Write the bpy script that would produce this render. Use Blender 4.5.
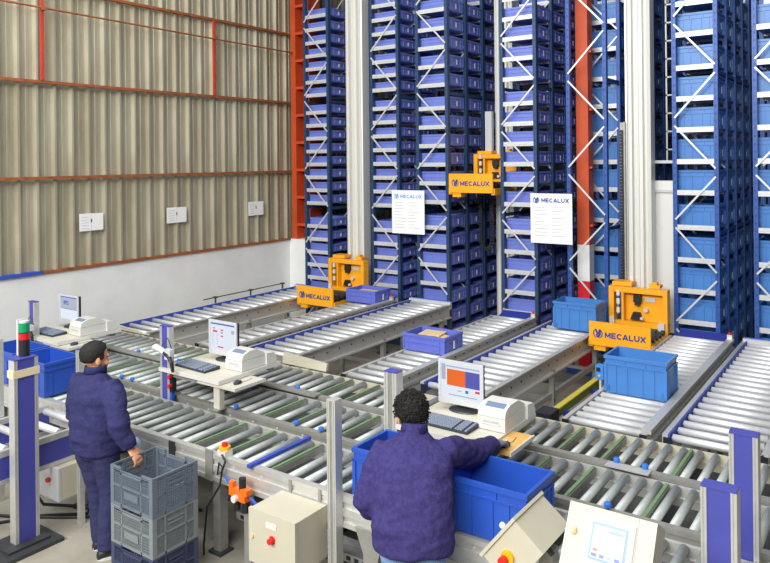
import bpy, bmesh, math, random
from mathutils import Vector, Matrix, noise
random.seed(7)
for o in list(bpy.data.objects): bpy.data.objects.remove(o, do_unlink=True)
SC = bpy.context.scene
COL = SC.collection
pi = math.pi
# ------------------------------------------------------------------ camera
YAW, ROLL, CAMH, FPX = -0.61426, -0.010426, 3.1, 732.7
cd = bpy.data.cameras.new('camera'); cam = bpy.data.objects.new('camera', cd); COL.objects.link(cam)
_r = Vector((math.cos(YAW), -math.sin(YAW), 0)); _f = Vector((math.sin(YAW), math.cos(YAW), 0)); _u = Vector((0, 0, 1))
_r3 = math.cos(ROLL)*_r + math.sin(ROLL)*_u; _u3 = math.cos(ROLL)*_u - math.sin(ROLL)*_r
M4 = Matrix((_r3, _u3, -_f)).transposed().to_4x4(); M4.translation = (0, 0, CAMH)
cam.matrix_world = M4
cd.sensor_fit = 'HORIZONTAL'; cd.sensor_width = 36; cd.lens = FPX/770*36
cd.shift_x = 0; cd.shift_y = -(281.5-160.4)/770
cd.clip_start = .05; cd.clip_end = 200
SC.camera = cam
# ------------------------------------------------------------------ light
w = bpy.data.worlds.new('world'); SC.world = w; w.use_nodes = True
bg = w.node_tree.nodes['Background']; bg.inputs[0].default_value = (1, 1, .97, 1); bg.inputs[1].default_value = .16
def area(name, loc, target, sx, sy, power, col=(1, 1, 1)):
    l = bpy.data.lights.new(name, 'AREA'); l.shape = 'RECTANGLE'; l.size = sx; l.size_y = sy; l.energy = power; l.color = col
    o = bpy.data.objects.new(name, l); COL.objects.link(o); o.location = loc
    o.rotation_euler = (Vector(target)-Vector(loc)).to_track_quat('-Z', 'Y').to_euler(); return o
area('hall_light_front', (-3.0, -5.0, 7.6), (-4.5, 9, 2.4), 12, 3, 2150, (1, .985, .95))
area('hall_light_overhead', (-4.5, 5.4, 8.4), (-4.5, 5.6, 0), 9, 1.6, 290, (.97, .99, 1))
area('hall_light_overhead', (-4.5, 1.6, 8.4), (-4.5, 2.4, 0), 9, 1.6, 220, (.97, .99, 1))
vs = SC.view_settings
vs.view_transform = 'Standard'; vs.look = 'None'; vs.exposure = 0.0; vs.gamma = 1; vs.use_curve_mapping = False
# ------------------------------------------------------------------ materials
def lin(c):
    return tuple((x/12.92 if x <= .04045 else ((x+.055)/1.055)**2.4) for x in c)
def rgb(r, g, b): return lin((r/255, g/255, b/255))
MATS = {}
def mat(name, col, rough=.5, metal=0, var=.0, scale=8, bump=0, bscale=60, stretch=(1, 1, 1), spec=.5, emit=None, estr=0, col2=None, coat=0):
    if name in MATS: return MATS[name]
    m = bpy.data.materials.new(name); m.use_nodes = True; nt = m.node_tree; b = nt.nodes['Principled BSDF']
    b.inputs['Base Color'].default_value = (*col, 1); b.inputs['Roughness'].default_value = rough; b.inputs['Metallic'].default_value = metal
    b.inputs['Specular IOR Level'].default_value = spec; b.inputs['Coat Weight'].default_value = coat
    if emit: b.inputs['Emission Color'].default_value = (*emit, 1); b.inputs['Emission Strength'].default_value = estr
    tc = nt.nodes.new('ShaderNodeTexCoord'); mp = nt.nodes.new('ShaderNodeMapping'); mp.inputs['Scale'].default_value = stretch
    nt.links.new(tc.outputs['Object'], mp.inputs['Vector'])
    if var or col2:
        n = nt.nodes.new('ShaderNodeTexNoise'); n.inputs['Scale'].default_value = scale; n.inputs['Detail'].default_value = 5; n.inputs['Roughness'].default_value = .6
        nt.links.new(mp.outputs[0], n.inputs['Vector'])
        cr = nt.nodes.new('ShaderNodeValToRGB'); e = cr.color_ramp.elements
        lo = col2 if col2 else tuple(c*(1-var) for c in col); hi = col if col2 else tuple(min(1, c*(1+var)) for c in col)
        e[0].position = .32; e[0].color = (*lo, 1); e[1].position = .66; e[1].color = (*hi, 1)
        nt.links.new(n.outputs['Fac'], cr.inputs['Fac']); nt.links.new(cr.outputs['Color'], b.inputs['Base Color'])
    if bump:
        n2 = nt.nodes.new('ShaderNodeTexNoise'); n2.inputs['Scale'].default_value = bscale; n2.inputs['Detail'].default_value = 4
        nt.links.new(mp.outputs[0], n2.inputs['Vector'])
        bp = nt.nodes.new('ShaderNodeBump'); bp.inputs['Strength'].default_value = bump; bp.inputs['Distance'].default_value = .02
        nt.links.new(n2.outputs['Fac'], bp.inputs['Height']); nt.links.new(bp.outputs[0], b.inputs['Normal'])
    MATS[name] = m; return m
M_floor = mat('concrete', rgb(168, 162, 148), .75, col2=rgb(120, 116, 106), scale=1.4, bump=.15, bscale=25)
M_white = mat('white_plaster', rgb(232, 233, 232), .85, var=.05, scale=2.2, bump=.1, bscale=18)
M_sheet = mat('cladding_sheet', rgb(188, 182, 160), .4, .25, col2=rgb(160, 152, 128), scale=1.1, stretch=(1, 3, .7), bump=.05, bscale=5)
M_rust = mat('girt_brown', rgb(150, 84, 44), .6, 0, var=.25, scale=6)
M_red = mat('column_orange_red', rgb(196, 76, 34), .55, 0, var=.12, scale=3)
M_sagrod = mat('sag_rod_red', rgb(190, 62, 40), .55, 0, var=.15, scale=9)
M_bandw = mat('band_white', rgb(235, 235, 235), .5); M_bandr = mat('band_red', rgb(214, 24, 40), .5)
M_upl = mat('upright_slate_blue', rgb(50, 78, 116), .45, .2, var=.1, scale=4)
M_upr = mat('upright_blue', rgb(50, 90, 168), .42, .1, var=.08, scale=4)
M_galv = mat('galvanised_steel', rgb(214, 216, 218), .42, .35, var=.06, scale=14)
M_roller = mat('roller_steel', rgb(214, 217, 220), .42, .45, var=.05, scale=30)
M_rollw = mat('roller_bright', rgb(236, 238, 242), .38, .4, var=.04, scale=30)
M_rollg = mat('roller_pvc_grey', rgb(188, 194, 192), .42, .3, var=.06, scale=24)
M_alu = mat('aluminium', rgb(208, 208, 204), .38, .45, var=.05, scale=20)
M_alud = mat('aluminium_dull', rgb(160, 160, 154), .45, .4, var=.1, scale=12)
M_blue = mat('profile_blue', rgb(72, 76, 162), .5, var=.05, scale=10)
M_bluerail = mat('rail_blue', rgb(56, 82, 182), .45)
M_navyplate = mat('navy_plate', rgb(34, 48, 140), .5)
M_tvio = mat('tote_violet', rgb(112, 128, 210), .42, var=.05, scale=5)
M_tvio2 = mat('tote_violet_deep', rgb(100, 114, 206), .42, var=.05, scale=5)
M_tsky = mat('tote_sky_blue', rgb(72, 130, 202), .38, var=.05, scale=5)
M_tcob = mat('tote_cobalt', rgb(42, 84, 184), .32, var=.05, scale=5)
M_label = mat('label_white', rgb(240, 240, 244), .6)
M_yel = mat('crane_yellow', rgb(248, 172, 24), .45, var=.04, scale=6)
M_mast = mat('mast_white', rgb(226, 226, 220), .4, .1)
M_cream = mat('cabinet_cream', rgb(196, 191, 172), .5, var=.03, scale=5)
M_desk = mat('desk_cream', rgb(204, 200, 186), .55, var=.03, scale=9)
M_wood = mat('wood_tan', rgb(222, 176, 104), .6, var=.12, scale=12, stretch=(8, 1, 1))
M_offw = mat('plastic_offwhite', rgb(216, 215, 210), .45)
M_pale = mat('plastic_grey_pale', rgb(200, 202, 206), .45)
M_black = mat('black_plastic', rgb(28, 30, 36), .5); M_dark = mat('dark_steel', rgb(70, 72, 74), .5, .4, var=.15, scale=10)
M_keys = mat('key_grey', rgb(138, 150, 168), .6); M_kbody = mat('keyboard_body', rgb(48, 54, 66), .6)
M_green = mat('belt_green', rgb(110, 140, 100), .7, var=.15, scale=20); M_greenb = mat('belt_green_bright', rgb(60, 150, 110), .6)
M_tancard = mat('cardboard', rgb(222, 196, 150), .8, var=.08, scale=9)
M_knob = mat('knob_blue', rgb(42, 112, 214), .4)
M_ored = mat('button_red', rgb(214, 36, 30), .35); M_oyel = mat('button_yellow', rgb(244, 178, 30), .4)
M_orange = mat('regulator_orange', rgb(240, 112, 28), .45)
M_tblue = mat('sensor_blue', rgb(60, 140, 220), .4)
M_hose = mat('hose_blue', rgb(32, 82, 190), .4)
M_text = mat('lettering_blue', rgb(28, 62, 150), .5); M_textl = mat('lettering_pale_blue', rgb(120, 170, 215), .6); M_print = mat('print_grey', rgb(180, 182, 190), .7)
M_paper = mat('paper', rgb(246, 246, 246), .7)
M_crate = mat('crate_grey', rgb(104, 116, 130), .55, var=.06, scale=20); M_crate2 = mat('crate_dark', rgb(62, 70, 100), .55, var=.06, scale=20); M_crate3 = mat('crate_light', rgb(128, 136, 140), .55, var=.06, scale=20)
M_jacket = mat('jacket_purple_blue', rgb(66, 60, 116), .9, col2=rgb(52, 47, 96), scale=34, bump=.4, bscale=40, spec=.15)
M_jacket2 = mat('jacket_navy', rgb(58, 58, 104), .9, col2=rgb(48, 49, 90), scale=30, bump=.35, bscale=40, spec=.15)
M_trous = mat('trousers_navy', rgb(54, 56, 92), .9, var=.12, scale=30, bump=.2, bscale=50, spec=.15); M_jeans = mat('jeans_blue', rgb(124, 150, 196), .85, var=.12, scale=40, spec=.15)
M_skin = mat('skin', rgb(222, 160, 120), .55, var=.04, scale=20); M_hair = mat('hair_dark', rgb(20, 18, 16), .65, var=.4, scale=70, bump=.5, bscale=120)
M_shoe = mat('shoe_black', rgb(34, 36, 42), .5); M_sole = mat('shoe_trim_white', rgb(220, 222, 225), .6); M_glove = mat('glove_grey', rgb(112, 122, 140), .85, bump=.3, bscale=120)
M_eye = mat('eye_dark', rgb(40, 30, 26), .2)
def screen(name, c, e=.5): return mat(name, tuple(x*.12 for x in c), .3, emit=c, estr=.85)
M_scr = screen('screen_white', rgb(225, 232, 245), .55); M_scro = screen('screen_orange', rgb(236, 108, 40), .5); M_scrb = screen('screen_violet', rgb(88, 88, 176), .5)
M_scrg = screen('screen_grey', rgb(170, 180, 200), .45); M_scrr = screen('screen_red', rgb(214, 60, 60), .45); M_scrn = screen('screen_blue_bar', rgb(70, 100, 190), .45); M_scrt = screen('screen_green', rgb(120, 196, 170), .45)
M_lampg = mat('beacon_green', rgb(10, 150, 100), .3); M_lampr = mat('beacon_red', rgb(210, 30, 40), .3)
# ------------------------------------------------------------------ mesh builder
class MB:
    def __init__(s): s.v = []; s.f = []
    def box(s, x0, y0, z0, x1, y1, z1):
        if x0 > x1: x0, x1 = x1, x0
        if y0 > y1: y0, y1 = y1, y0
        if z0 > z1: z0, z1 = z1, z0
        n = len(s.v)
        s.v += [(x0, y0, z0), (x1, y0, z0), (x1, y1, z0), (x0, y1, z0), (x0, y0, z1), (x1, y0, z1), (x1, y1, z1), (x0, y1, z1)]
        s.f += [tuple(n+i for i in q) for q in ((0, 3, 2, 1), (4, 5, 6, 7), (0, 1, 5, 4), (1, 2, 6, 5), (2, 3, 7, 6), (3, 0, 4, 7))]
        return s
    def cbox(s, c, d): return s.box(c[0]-d[0]/2, c[1]-d[1]/2, c[2]-d[2]/2, c[0]+d[0]/2, c[1]+d[1]/2, c[2]+d[2]/2)
    def hexa(s, pts):
        n = len(s.v); s.v += [tuple(p) for p in pts]
        s.f += [tuple(n+i for i in q) for q in ((0, 3, 2, 1), (4, 5, 6, 7), (0, 1, 5, 4), (1, 2, 6, 5), (2, 3, 7, 6), (3, 0, 4, 7))]; return s
    def bar(s, a, b, w, t, up=(0, 0, 1)):
        a = Vector(a); b = Vector(b); d = (b-a).normalized(); u = Vector(up)
        if abs(d.dot(u)) > .98: u = Vector((0, 1, 0))
        r = d.cross(u).normalized(); u = r.cross(d)
        P = []
        for q in (a, b):
            P += [q-r*w/2-u*t/2, q+r*w/2-u*t/2, q+r*w/2+u*t/2, q-r*w/2+u*t/2]
        return s.hexa(P)
    def tube(s, pts, rad, n=8, cap=True, closed=False):
        pts = [Vector(p) for p in pts]; m = len(pts)
        R = rad if isinstance(rad, (list, tuple)) else [rad]*m
        b0 = len(s.v); prev = None
        for i, p in enumerate(pts):
            d = (pts[min(i+1, m-1)]-pts[max(i-1, 0)]).normalized()
            if prev is None:
                u = Vector((0, 0, 1)) if abs(d.z) < .9 else Vector((0, 1, 0)); u = (u-d*u.dot(d)).normalized()
            else: u = (prev-d*prev.dot(d)).normalized()
            prev = u; r = d.cross(u)
            for k in range(n):
                t = 2*pi*k/n; s.v.append(tuple(p+(u*math.cos(t)+r*math.sin(t))*R[i]))
        for i in range(m-1):
            for k in range(n):
                a = b0+i*n+k; b = b0+i*n+(k+1) % n; s.f.append((a, b, b+n, a+n))
        if cap:
            s.f.append(tuple(b0+k for k in reversed(range(n)))); s.f.append(tuple(b0+(m-1)*n+k for k in range(n)))
        return s
    def cyl(s, a, b, r, n=12): return s.tube([a, b], r, n)
    def loft(s, rings, n=16):
        # ring = (center, U vector, V vector)
        b0 = len(s.v); m = len(rings)
        for c, U, V in rings:
            c = Vector(c); U = Vector(U); V = Vector(V)
            for k in range(n):
                t = 2*pi*k/n; s.v.append(tuple(c+U*math.cos(t)+V*math.sin(t)))
        for i in range(m-1):
            for k in range(n):
                a = b0+i*n+k; b = b0+i*n+(k+1) % n; s.f.append((a, b, b+n, a+n))
        s.f.append(tuple(b0+k for k in reversed(range(n)))); s.f.append(tuple(b0+(m-1)*n+k for k in range(n)))
        return s
    def ell(s, c, r, n=14, m=9, rot=None):
        b0 = len(s.v); c = Vector(c)
        for i in range(m+1):
            ph = pi*i/m-pi/2
            for k in range(n):
                t = 2*pi*k/n; p = Vector((r[0]*math.cos(ph)*math.cos(t), r[1]*math.cos(ph)*math.sin(t), r[2]*math.sin(ph)))
                if rot: p = rot @ p
                s.v.append(tuple(c+p))
        for i in range(m):
            for k in range(n):
                a = b0+i*n+k; b = b0+i*n+(k+1) % n; s.f.append((a, b, b+n, a+n))
        return s
    def prism(s, poly, a, b):
        # poly: list of (x,z); extruded y a..b
        n0 = len(s.v); n = len(poly)
        s.v += [(x, a, z) for x, z in poly]+[(x, b, z) for x, z in poly]
        s.f.append(tuple(n0+i for i in range(n))); s.f.append(tuple(n0+n+i for i in reversed(range(n))))
        for i in range(n):
            j = (i+1) % n; s.f.append((n0+j, n0+i, n0+n+i, n0+n+j))
        return s
    def xform(s, M): s.v = [tuple(M @ Vector(p)) for p in s.v]; return s
    def mesh(s, name, m, smooth=False):
        me = bpy.data.meshes.new(name); me.from_pydata(s.v, [], s.f); me.update()
        bm = bmesh.new(); bm.from_mesh(me); bmesh.ops.recalc_face_normals(bm, faces=bm.faces); bm.to_mesh(me); bm.free()
        if m: me.materials.append(m)
        if smooth:
            for p in me.polygons: p.use_smooth = True
        return me
W = {}
def put(name, me, parent=None, loc=(0, 0, 0)):
    """link a mesh; loc is its world origin, parents here are never rotated"""
    o = bpy.data.objects.new(name, me); COL.objects.link(o); loc = Vector(loc)
    W[o.name] = loc
    if parent: o.parent = parent; o.location = loc-W[parent.name]
    else: o.location = loc
    return o
def obj(name, mb, m, parent=None, smooth=False, loc=None):
    """mb is in world coordinates; the object's origin goes to loc (or the mesh base centre)"""
    if loc is None:
        xs = [p[0] for p in mb.v]; ys = [p[1] for p in mb.v]; zs = [p[2] for p in mb.v]
        loc = ((min(xs)+max(xs))/2, (min(ys)+max(ys))/2, min(zs))
    mb.v = [(p[0]-loc[0], p[1]-loc[1], p[2]-loc[2]) for p in mb.v]
    return put(name, mb.mesh(name, m, smooth), parent, loc)
def tag(o, label, cat, group=None):
    o['label'] = label; o['category'] = cat
    if group: o['group'] = group
    return o
def thing(name, label, cat, loc, group=None):
    o = bpy.data.objects.new(name, None); COL.objects.link(o); o.location = loc; o.empty_display_size = .1; W[o.name] = Vector(loc)
    return tag(o, label, cat, group)
def struct(o): o['kind'] = 'structure'; return o
def lettering(word, w, m):
    """bold extended capitals built from strokes, total width w, standing in the xz-plane and facing -Y"""
    arc = lambda cx, cz, rx, rz, a0, a1, n=8: [(cx+rx*math.cos(math.radians(a0+(a1-a0)*i/n)), cz+rz*math.sin(math.radians(a0+(a1-a0)*i/n))) for i in range(n+1)]
    G = {'M': (1.05, [[(.1, 0), (.1, 1)], [(.95, 0), (.95, 1)], [(.12, .95), (.525, .2)], [(.93, .95), (.525, .2)]]), 'E': (.82, [[(.1, 0), (.1, 1)], [(.1, .905), (.8, .905)], [(.1, .5), (.72, .5)], [(.1, .095), (.8, .095)]]),
         'C': (.92, [arc(.5, .5, .4, .405, 50, 310, 12)]), 'A': (1.0, [[(.08, 0), (.5, .98)], [(.92, 0), (.5, .98)], [(.24, .27), (.76, .27)]]), 'L': (.78, [[(.1, 0), (.1, 1)], [(.1, .095), (.76, .095)]]),
         'U': (.92, [[(.1, 1), (.1, .4)]+arc(.46, .4, .36, .305, 180, 360, 8)+[(.82, 1)]]), 'X': (.98, [[(.08, 0), (.9, 1)], [(.9, 0), (.08, 1)]])}
    tot = sum(G[c][0]+.14 for c in word)-.14; k = w/tot; mb = MB(); x = -w/2; q = 0
    for c in word:
        adv, strokes = G[c]
        for st in strokes:
            for p0, p1 in zip(st, st[1:]):
                d = Vector((p1[0]-p0[0], 0, p1[1]-p0[1])).normalized()*(.03 if len(st) > 2 else 0); q += 1
                a_ = Vector((x+p0[0]*k, 0, (p0[1]-.5)*k))-d*k; b_ = Vector((x+p1[0]*k, 0, (p1[1]-.5)*k))+d*k
                mb.bar(a_, b_, (.22 if c != 'M' else .2)*k, .004+.00012*(q % 9), up=(0, 1, 0))
        x += (adv+.14)*k
    return mb.mesh('lettering', m)
# camera projection, only used to count rows from the photo's top edge
def proj(p):
    v = Vector(p)-Vector((0, 0, CAMH)); d = v.dot(_f); return 385+FPX*v.dot(_r3)/d, 160.4-FPX*v.dot(_u3)/d
ORD = 'zeroth first second third fourth fifth sixth seventh eighth ninth tenth eleventh twelfth thirteenth fourteenth fifteenth sixteenth seventeenth eighteenth nineteenth twentieth twenty-first twenty-second twenty-third twenty-fourth twenty-fifth twenty-sixth twenty-seventh'.split()
#@@SETTING
# ------------------------------------------------------------------ the setting
struct(obj('floor', MB().box(-10, -8, -.2, 6, 16, 0), M_floor))
WX = -9.6
wl = struct(obj('wall_left', MB().box(WX-.3, -8, 0, WX, 10.42, 1.6).box(WX-.3, 10.42, 0, WX-.06, 15, 1.6), M_white))
# corrugated cladding, one object for each sheet (four ribs wide)
def sheet(y0, n, z0, z1, x):
    mb = MB(); prof = []; P = .26
    for i in range(n):
        y = y0+i*P
        prof += [(y, 0), (y+.085, 0), (y+.09, .006), (y+.125, .006), (y+.13, 0), (y+.185, 0), (y+.205, .06), (y+.235, .06)]
    prof.append((y0+n*P, 0))
    k = len(prof)
    for z in (z0, z1): mb.v += [(x+d, y, z) for y, d in prof]
    mb.f += [(i, i+1, i+1+k, i+k) for i in range(k-1)]
    b = len(mb.v)
    for z in (z0, z1): mb.v += [(x+d-.004, y, z) for y, d in prof]
    mb.f += [(b+i, b+i+k, b+i+1+k, b+i+1) for i in range(k-1)]
    return mb
me_lo = sheet(0, 4, 0, 2.6, 0).mesh('cladding_sheet', M_sheet); me_hi = sheet(0, 4, 0, 4.0, 0).mesh('cladding_sheet', M_sheet)
for i in range(-2, 11):
    y = 4.06+i*1.04-.16
    put('cladding_sheet', me_lo, wl, (WX-.06+.003*(i % 2), y, 1.61)); put('cladding_sheet', me_hi, wl, (WX-.053+.003*(i % 2), y, 4.16))
obj('wall_backing', MB().box(WX-.3, -8, 1.6, WX-.12, 15, 8.2), M_dark, wl)
for k, z in enumerate((2.91, 4.22, 5.53, 6.84)):
    obj('girt', MB().box(WX-.0, 0, z-.022, WX+.06, 10.42, z+.018), M_rust, wl)
obj('base_flashing', MB().box(WX-.06, 5.46, 1.6, WX+.03, 10.42, 1.635), M_rust, wl)
obj('base_flashing', MB().box(WX-.06, 0, 1.6, WX+.035, 5.46, 1.645), M_bluerail, wl)
for y in (5.46, 8.51): obj('sag_rod', MB().box(WX+.05, y-.022, 4.24, WX+.085, y+.022, 5.5), M_sagrod, wl)
mb = MB(); mb.tube([(WX+.11, 0, 5.23), (WX+.11, 5, 5.22), (WX+.11, 8, 5.19), (WX+.11, 10.42, 5.17)], .014, 8)
for y in (5.46, 8.51): mb.cbox((WX+.105, y, 5.21), (.05, .07, .05))
obj('tie_rod', mb, M_rust, wl)
struct(obj('wall_back', MB().box(-10, 15, 0, 6, 15.2, 8.2), M_dark))
struct(obj('ceiling', MB().box(-10, 1, 8.6, 6, 15.2, 8.8), mat('roof_grey', rgb(150, 150, 148), .8)))
for i, (y0, y1, z0, z1, lb) in enumerate(((6.02, 6.4, 2.13, 2.38, 'largest white notice on corrugated wall, nearest the left edge'), (7.54, 7.93, 2.13, 2.38, 'white notice on corrugated wall, between the two other notices'), (9.33, 9.7, 2.13, 2.38, 'smallest white notice on corrugated wall, closest to the orange-red column'))):
    t = thing('wall_notice', lb, 'notice', (WX+.01, (y0+y1)/2, z0), 'paper notices on the cladding')
    x = WX+.01
    obj('sheet_of_paper', MB().box(x, y0, z0, x+.006, (y0+y1)/2-.003, z1), M_paper, t); obj('sheet_of_paper', MB().box(x, (y0+y1)/2+.003, z0, x+.006, y1, z1-.004), M_paper, t)
    mb = MB()
    for k in range(5): mb.box(x+.006, y0+.03, z1-.05-k*.04, x+.0075, y0+.15, z1-.056-k*.04)
    obj('printed_lines', mb, M_print, t)['kind'] = 'stuff'; obj('tape', MB().box(x+.006, (y0+y1)/2-.012, z0+.12, x+.009, (y0+y1)/2+.006, z1-.08), M_dark, t)
# steel columns
def hcolumn(label, x0, x1, y0, y1, z0, z1, stiff, bands=None):
    t = thing('steel_column', label, 'column', ((x0+x1)/2, (y0+y1)/2, 0))
    tf = .12
    obj('chord', MB().box(x0, y0, z0, x0+tf, y1, z1), M_red, t); obj('chord', MB().box(x1-.03, y0+.02, z0, x1, y1, z1), M_red, t)
    obj('rear_web', MB().box(x0+tf, y1-.02, z0, x1-.03, y1, z1), M_red, t)
    z = z0+.25
    while z < z1:
        obj('batten', MB().box(x0+tf, y0+.005, z, x1-.03, y1-.02, z+.05), M_red, t); z += stiff
    return t
pl = obj('column_plinth', MB().box(-9.6, 10.42, 0, -9.06, 10.9, 1.62), M_white); tag(pl, 'white masonry plinth under the orange-red column at wall end', 'plinth')
hcolumn('tall orange-red steel column standing on white plinth at wall end', -9.56, -9.12, 10.45, 10.8, 1.62, 7.6, .52)
t = thing('steel_column', 'orange-red steel column with white and red bands between racks', 'column', (-3.81, 10.6, 0))
obj('shaft', MB().box(-3.92, 10.46, 1.83, -3.74, 10.66, 7.6), M_red, t)
for z in (2.1, 2.95, 3.8, 4.65, 5.5): obj('stiffener', MB().box(-3.74, 10.5, z, -3.7, 10.64, z+.03), M_red, t)
obj('white_band', MB().box(-3.92, 10.46, 1.3, -3.74, 10.66, 1.83), M_bandw, t); obj('red_band', MB().box(-3.92, 10.46, 0, -3.74, 10.66, 1.3), M_bandr, t)
# ------------------------------------------------------------------ totes
def tote_mesh(name, m, wx, wy, h, kind='low'):
    mb = MB(); t = .012; a, b = wx/2, wy/2; tp = .012
    def ringbox(x, y, z0, z1, th):   # hollow rectangular band
        mb.box(-x, -y, z0, x, -y+th, z1); mb.box(-x, y-th, z0, x, y, z1); mb.box(-x, -y+th, z0, -x+th, y-th, z1); mb.box(x-th, -y+th, z0, x, y-th, z1)
    ia, ib = a-tp, b-tp
    mb.box(-ia, -ib, 0, ia, ib, .012)
    ringbox(ia, ib, .012, h-.03, t)
    ringbox(a, b, h-.03, h, t+tp)
    if kind == 'tall':
        ringbox(a-.002, b-.002, h-.085, h-.073, t+tp-.004)
        for s in (-1, 1):
            for x in (-.3*wx, -.12*wx, .12*wx, .3*wx): mb.box(x-.004, s*ib, .012, x+.004, s*(ib+.008), h-.08)
            for x in (-.16*wx, .16*wx): mb.box(x-.004, s*ib, h-.073, x+.004, s*(ib+.01), h-.03)
            for y in (-.28*wy, .28*wy): mb.box(s*ia, y-.005, .012, s*(ia+.008), y+.005, h-.08)
            mb.box(s*ia, -.1, h-.072, s*(ia+.009), .1, h-.066)
            for s2 in (-1, 1):
                mb.box(s*a-.03*s, s2*ib, .012, s*a-.004*s, s2*(ib+.01), h-.08)
                mb.box(s*ia, s2*b-.03*s2, .012, s*(ia+.01), s2*b-.004*s2, h-.08)
                for k in range(3): mb.box(s*a-.055*s, s2*ib, .03+.02*k, s*a, s2*(ib+.012), .036+.02*k)
    else:
        ringbox(a-.004, b-.004, h*.5, h*.5+.008, t+tp-.006) if h > .16 else None
        for s in (-1, 1):
            for y in (-.3*wy, .3*wy): mb.box(s*ia, y-.006, .012, s*(ia+.009), y+.006, h-.03)
            for x in (-.36*wx, .36*wx): mb.box(x-.005, s*ib, .012, x+.005, s*(ib+.006), h-.03)
            mb.box(s*ia, -.09, h*.62, s*(ia+.008), .09, h*.62+.008)
            for s2 in (-1, 1): mb.box(s*a-.025*s, s2*ib, .012, s*a-.006*s, s2*(ib+.009), h-.03)
    mb.box(-ia+.02, -ib+.02, -.012, ia-.02, ib-.02, 0)
    return mb.mesh(name, m)
lab_me = {}
def lab_mesh(w, h):
    k = (w, h)
    if k not in lab_me: lab_me[k] = MB().box(0, -w/2, 0, .004, w/2, h).mesh('label', M_label)
    return lab_me[k]
STORED = []
SKIP = {(0, 0): [1], (0, 1): [22, 21, 20, 19, 18, 17, 16, 15, 14, 13, 12, 11, 10, 9, 3, 2, 1, 0], (1, 0): [0], (1, 1): [22, 15, 11, 8, 7, 1, 0], (2, 2): [9, 8], (2, 3): [18, 17, 16, 15, 14, 13, 12, 11, 10, 9, 8, 7], (3, 0): [0], (3, 1): [0], (3, 2): [1, 0], (4, 1): [0], (4, 2): [11, 10, 9, 8, 7, 6, 5, 4, 3, 1, 0], (4, 3): [4, 3, 2, 1, 0], (4, 4): [4, 3, 2, 1, 0], (4, 5): [3, 2, 0], (4, 6): [3, 2], (6, 1): [7, 6, 5, 4, 1, 0], (6, 2): [10, 9, 8, 7, 6, 5, 4, 3, 2, 1, 0]}   # stored totes wholly hidden behind others
def tote(me, dims, loc, label, group=None, lab=True, cat='tote', rot=0, name='storage_tote'):
    o = put(name, me, None, loc); tag(o, label, cat, group)
    if lab:
        l = bpy.data.objects.new('label', lab_mesh(.035, min(.09, dims[2]*.45))); COL.objects.link(l); l.parent = o
        l.location = (dims[0]/2-.003, 0, dims[2]*.2); W[l.name] = Vector(loc)
    if rot: o.rotation_euler.z = rot
    return o
# ------------------------------------------------------------------ racks
YF, BAY = 10.2, .615
L24 = [1.88-.235*k for k in range(7, 0, -1)]+[1.88]+[2.3+.236*k for k in range(8)]+[4.27+.24*k for k in range(12)]
L305 = [.135+.305*k for k in range(7)]+[2.38+.305*k for k in range(6)]+[4.28+.305*k for k in range(9)]
L41 = [.48, .89, 1.30, 1.71, 2.14, 2.60, 3.01, 3.43, 3.84, 4.25, 4.69, 5.1, 5.51, 5.92, 6.33, 6.74]
ZT = 7.0
RACKS = [ # x0, x1, levels, pitch, bays, zig phase, material, tote material, height, kind, rack label, tote place words
 (-9.02, -8.42, L24, .238, 2, 2.90, M_upl, M_tvio, .14, 'low', 'slate-blue rack of low violet totes beside the wall plinth', 'rack nearest the wall'),
 (-7.50, -6.90, L24, .238, 2, 3.57, M_upl, M_tvio, .14, 'low', 'slate-blue rack of low violet totes right of the leftmost mast', 'rack right of leftmost mast'),
 (-6.56, -5.95, L305, .305, 4, 2.90, M_upl, M_tvio, .185, 'low', 'slate-blue rack of low violet totes left of the raised crane', 'rack left of raised crane'),
 (-5.03, -4.43, L305, .305, 3, 3.57, M_upl, M_tvio, .185, 'low', 'slate-blue rack of low violet totes right of the raised crane', 'rack right of raised crane'),
 (-3.97, -3.38, L41, .41, 7, 2.92, M_upr, M_tsky, .29, 'tall', 'blue rack of tall totes around the banded orange-red column', 'rack around banded column'),
 (-2.50, -1.93, L41, .41, 6, 3.57, M_upr, M_tsky, .29, 'tall', 'blue rack of tall totes right of the nearest crane mast', 'rack right of nearest mast'),
 (-1.53, -.95, L41, .41, 3, 2.92, M_upr, M_tsky, .29, 'tall', 'blue rack of tall totes cut by the right picture edge', 'rack at right edge'),
]
BAYW = ['front bay', 'second bay', 'third bay', 'fourth bay', 'fifth bay', 'sixth bay', 'seventh bay']
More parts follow.
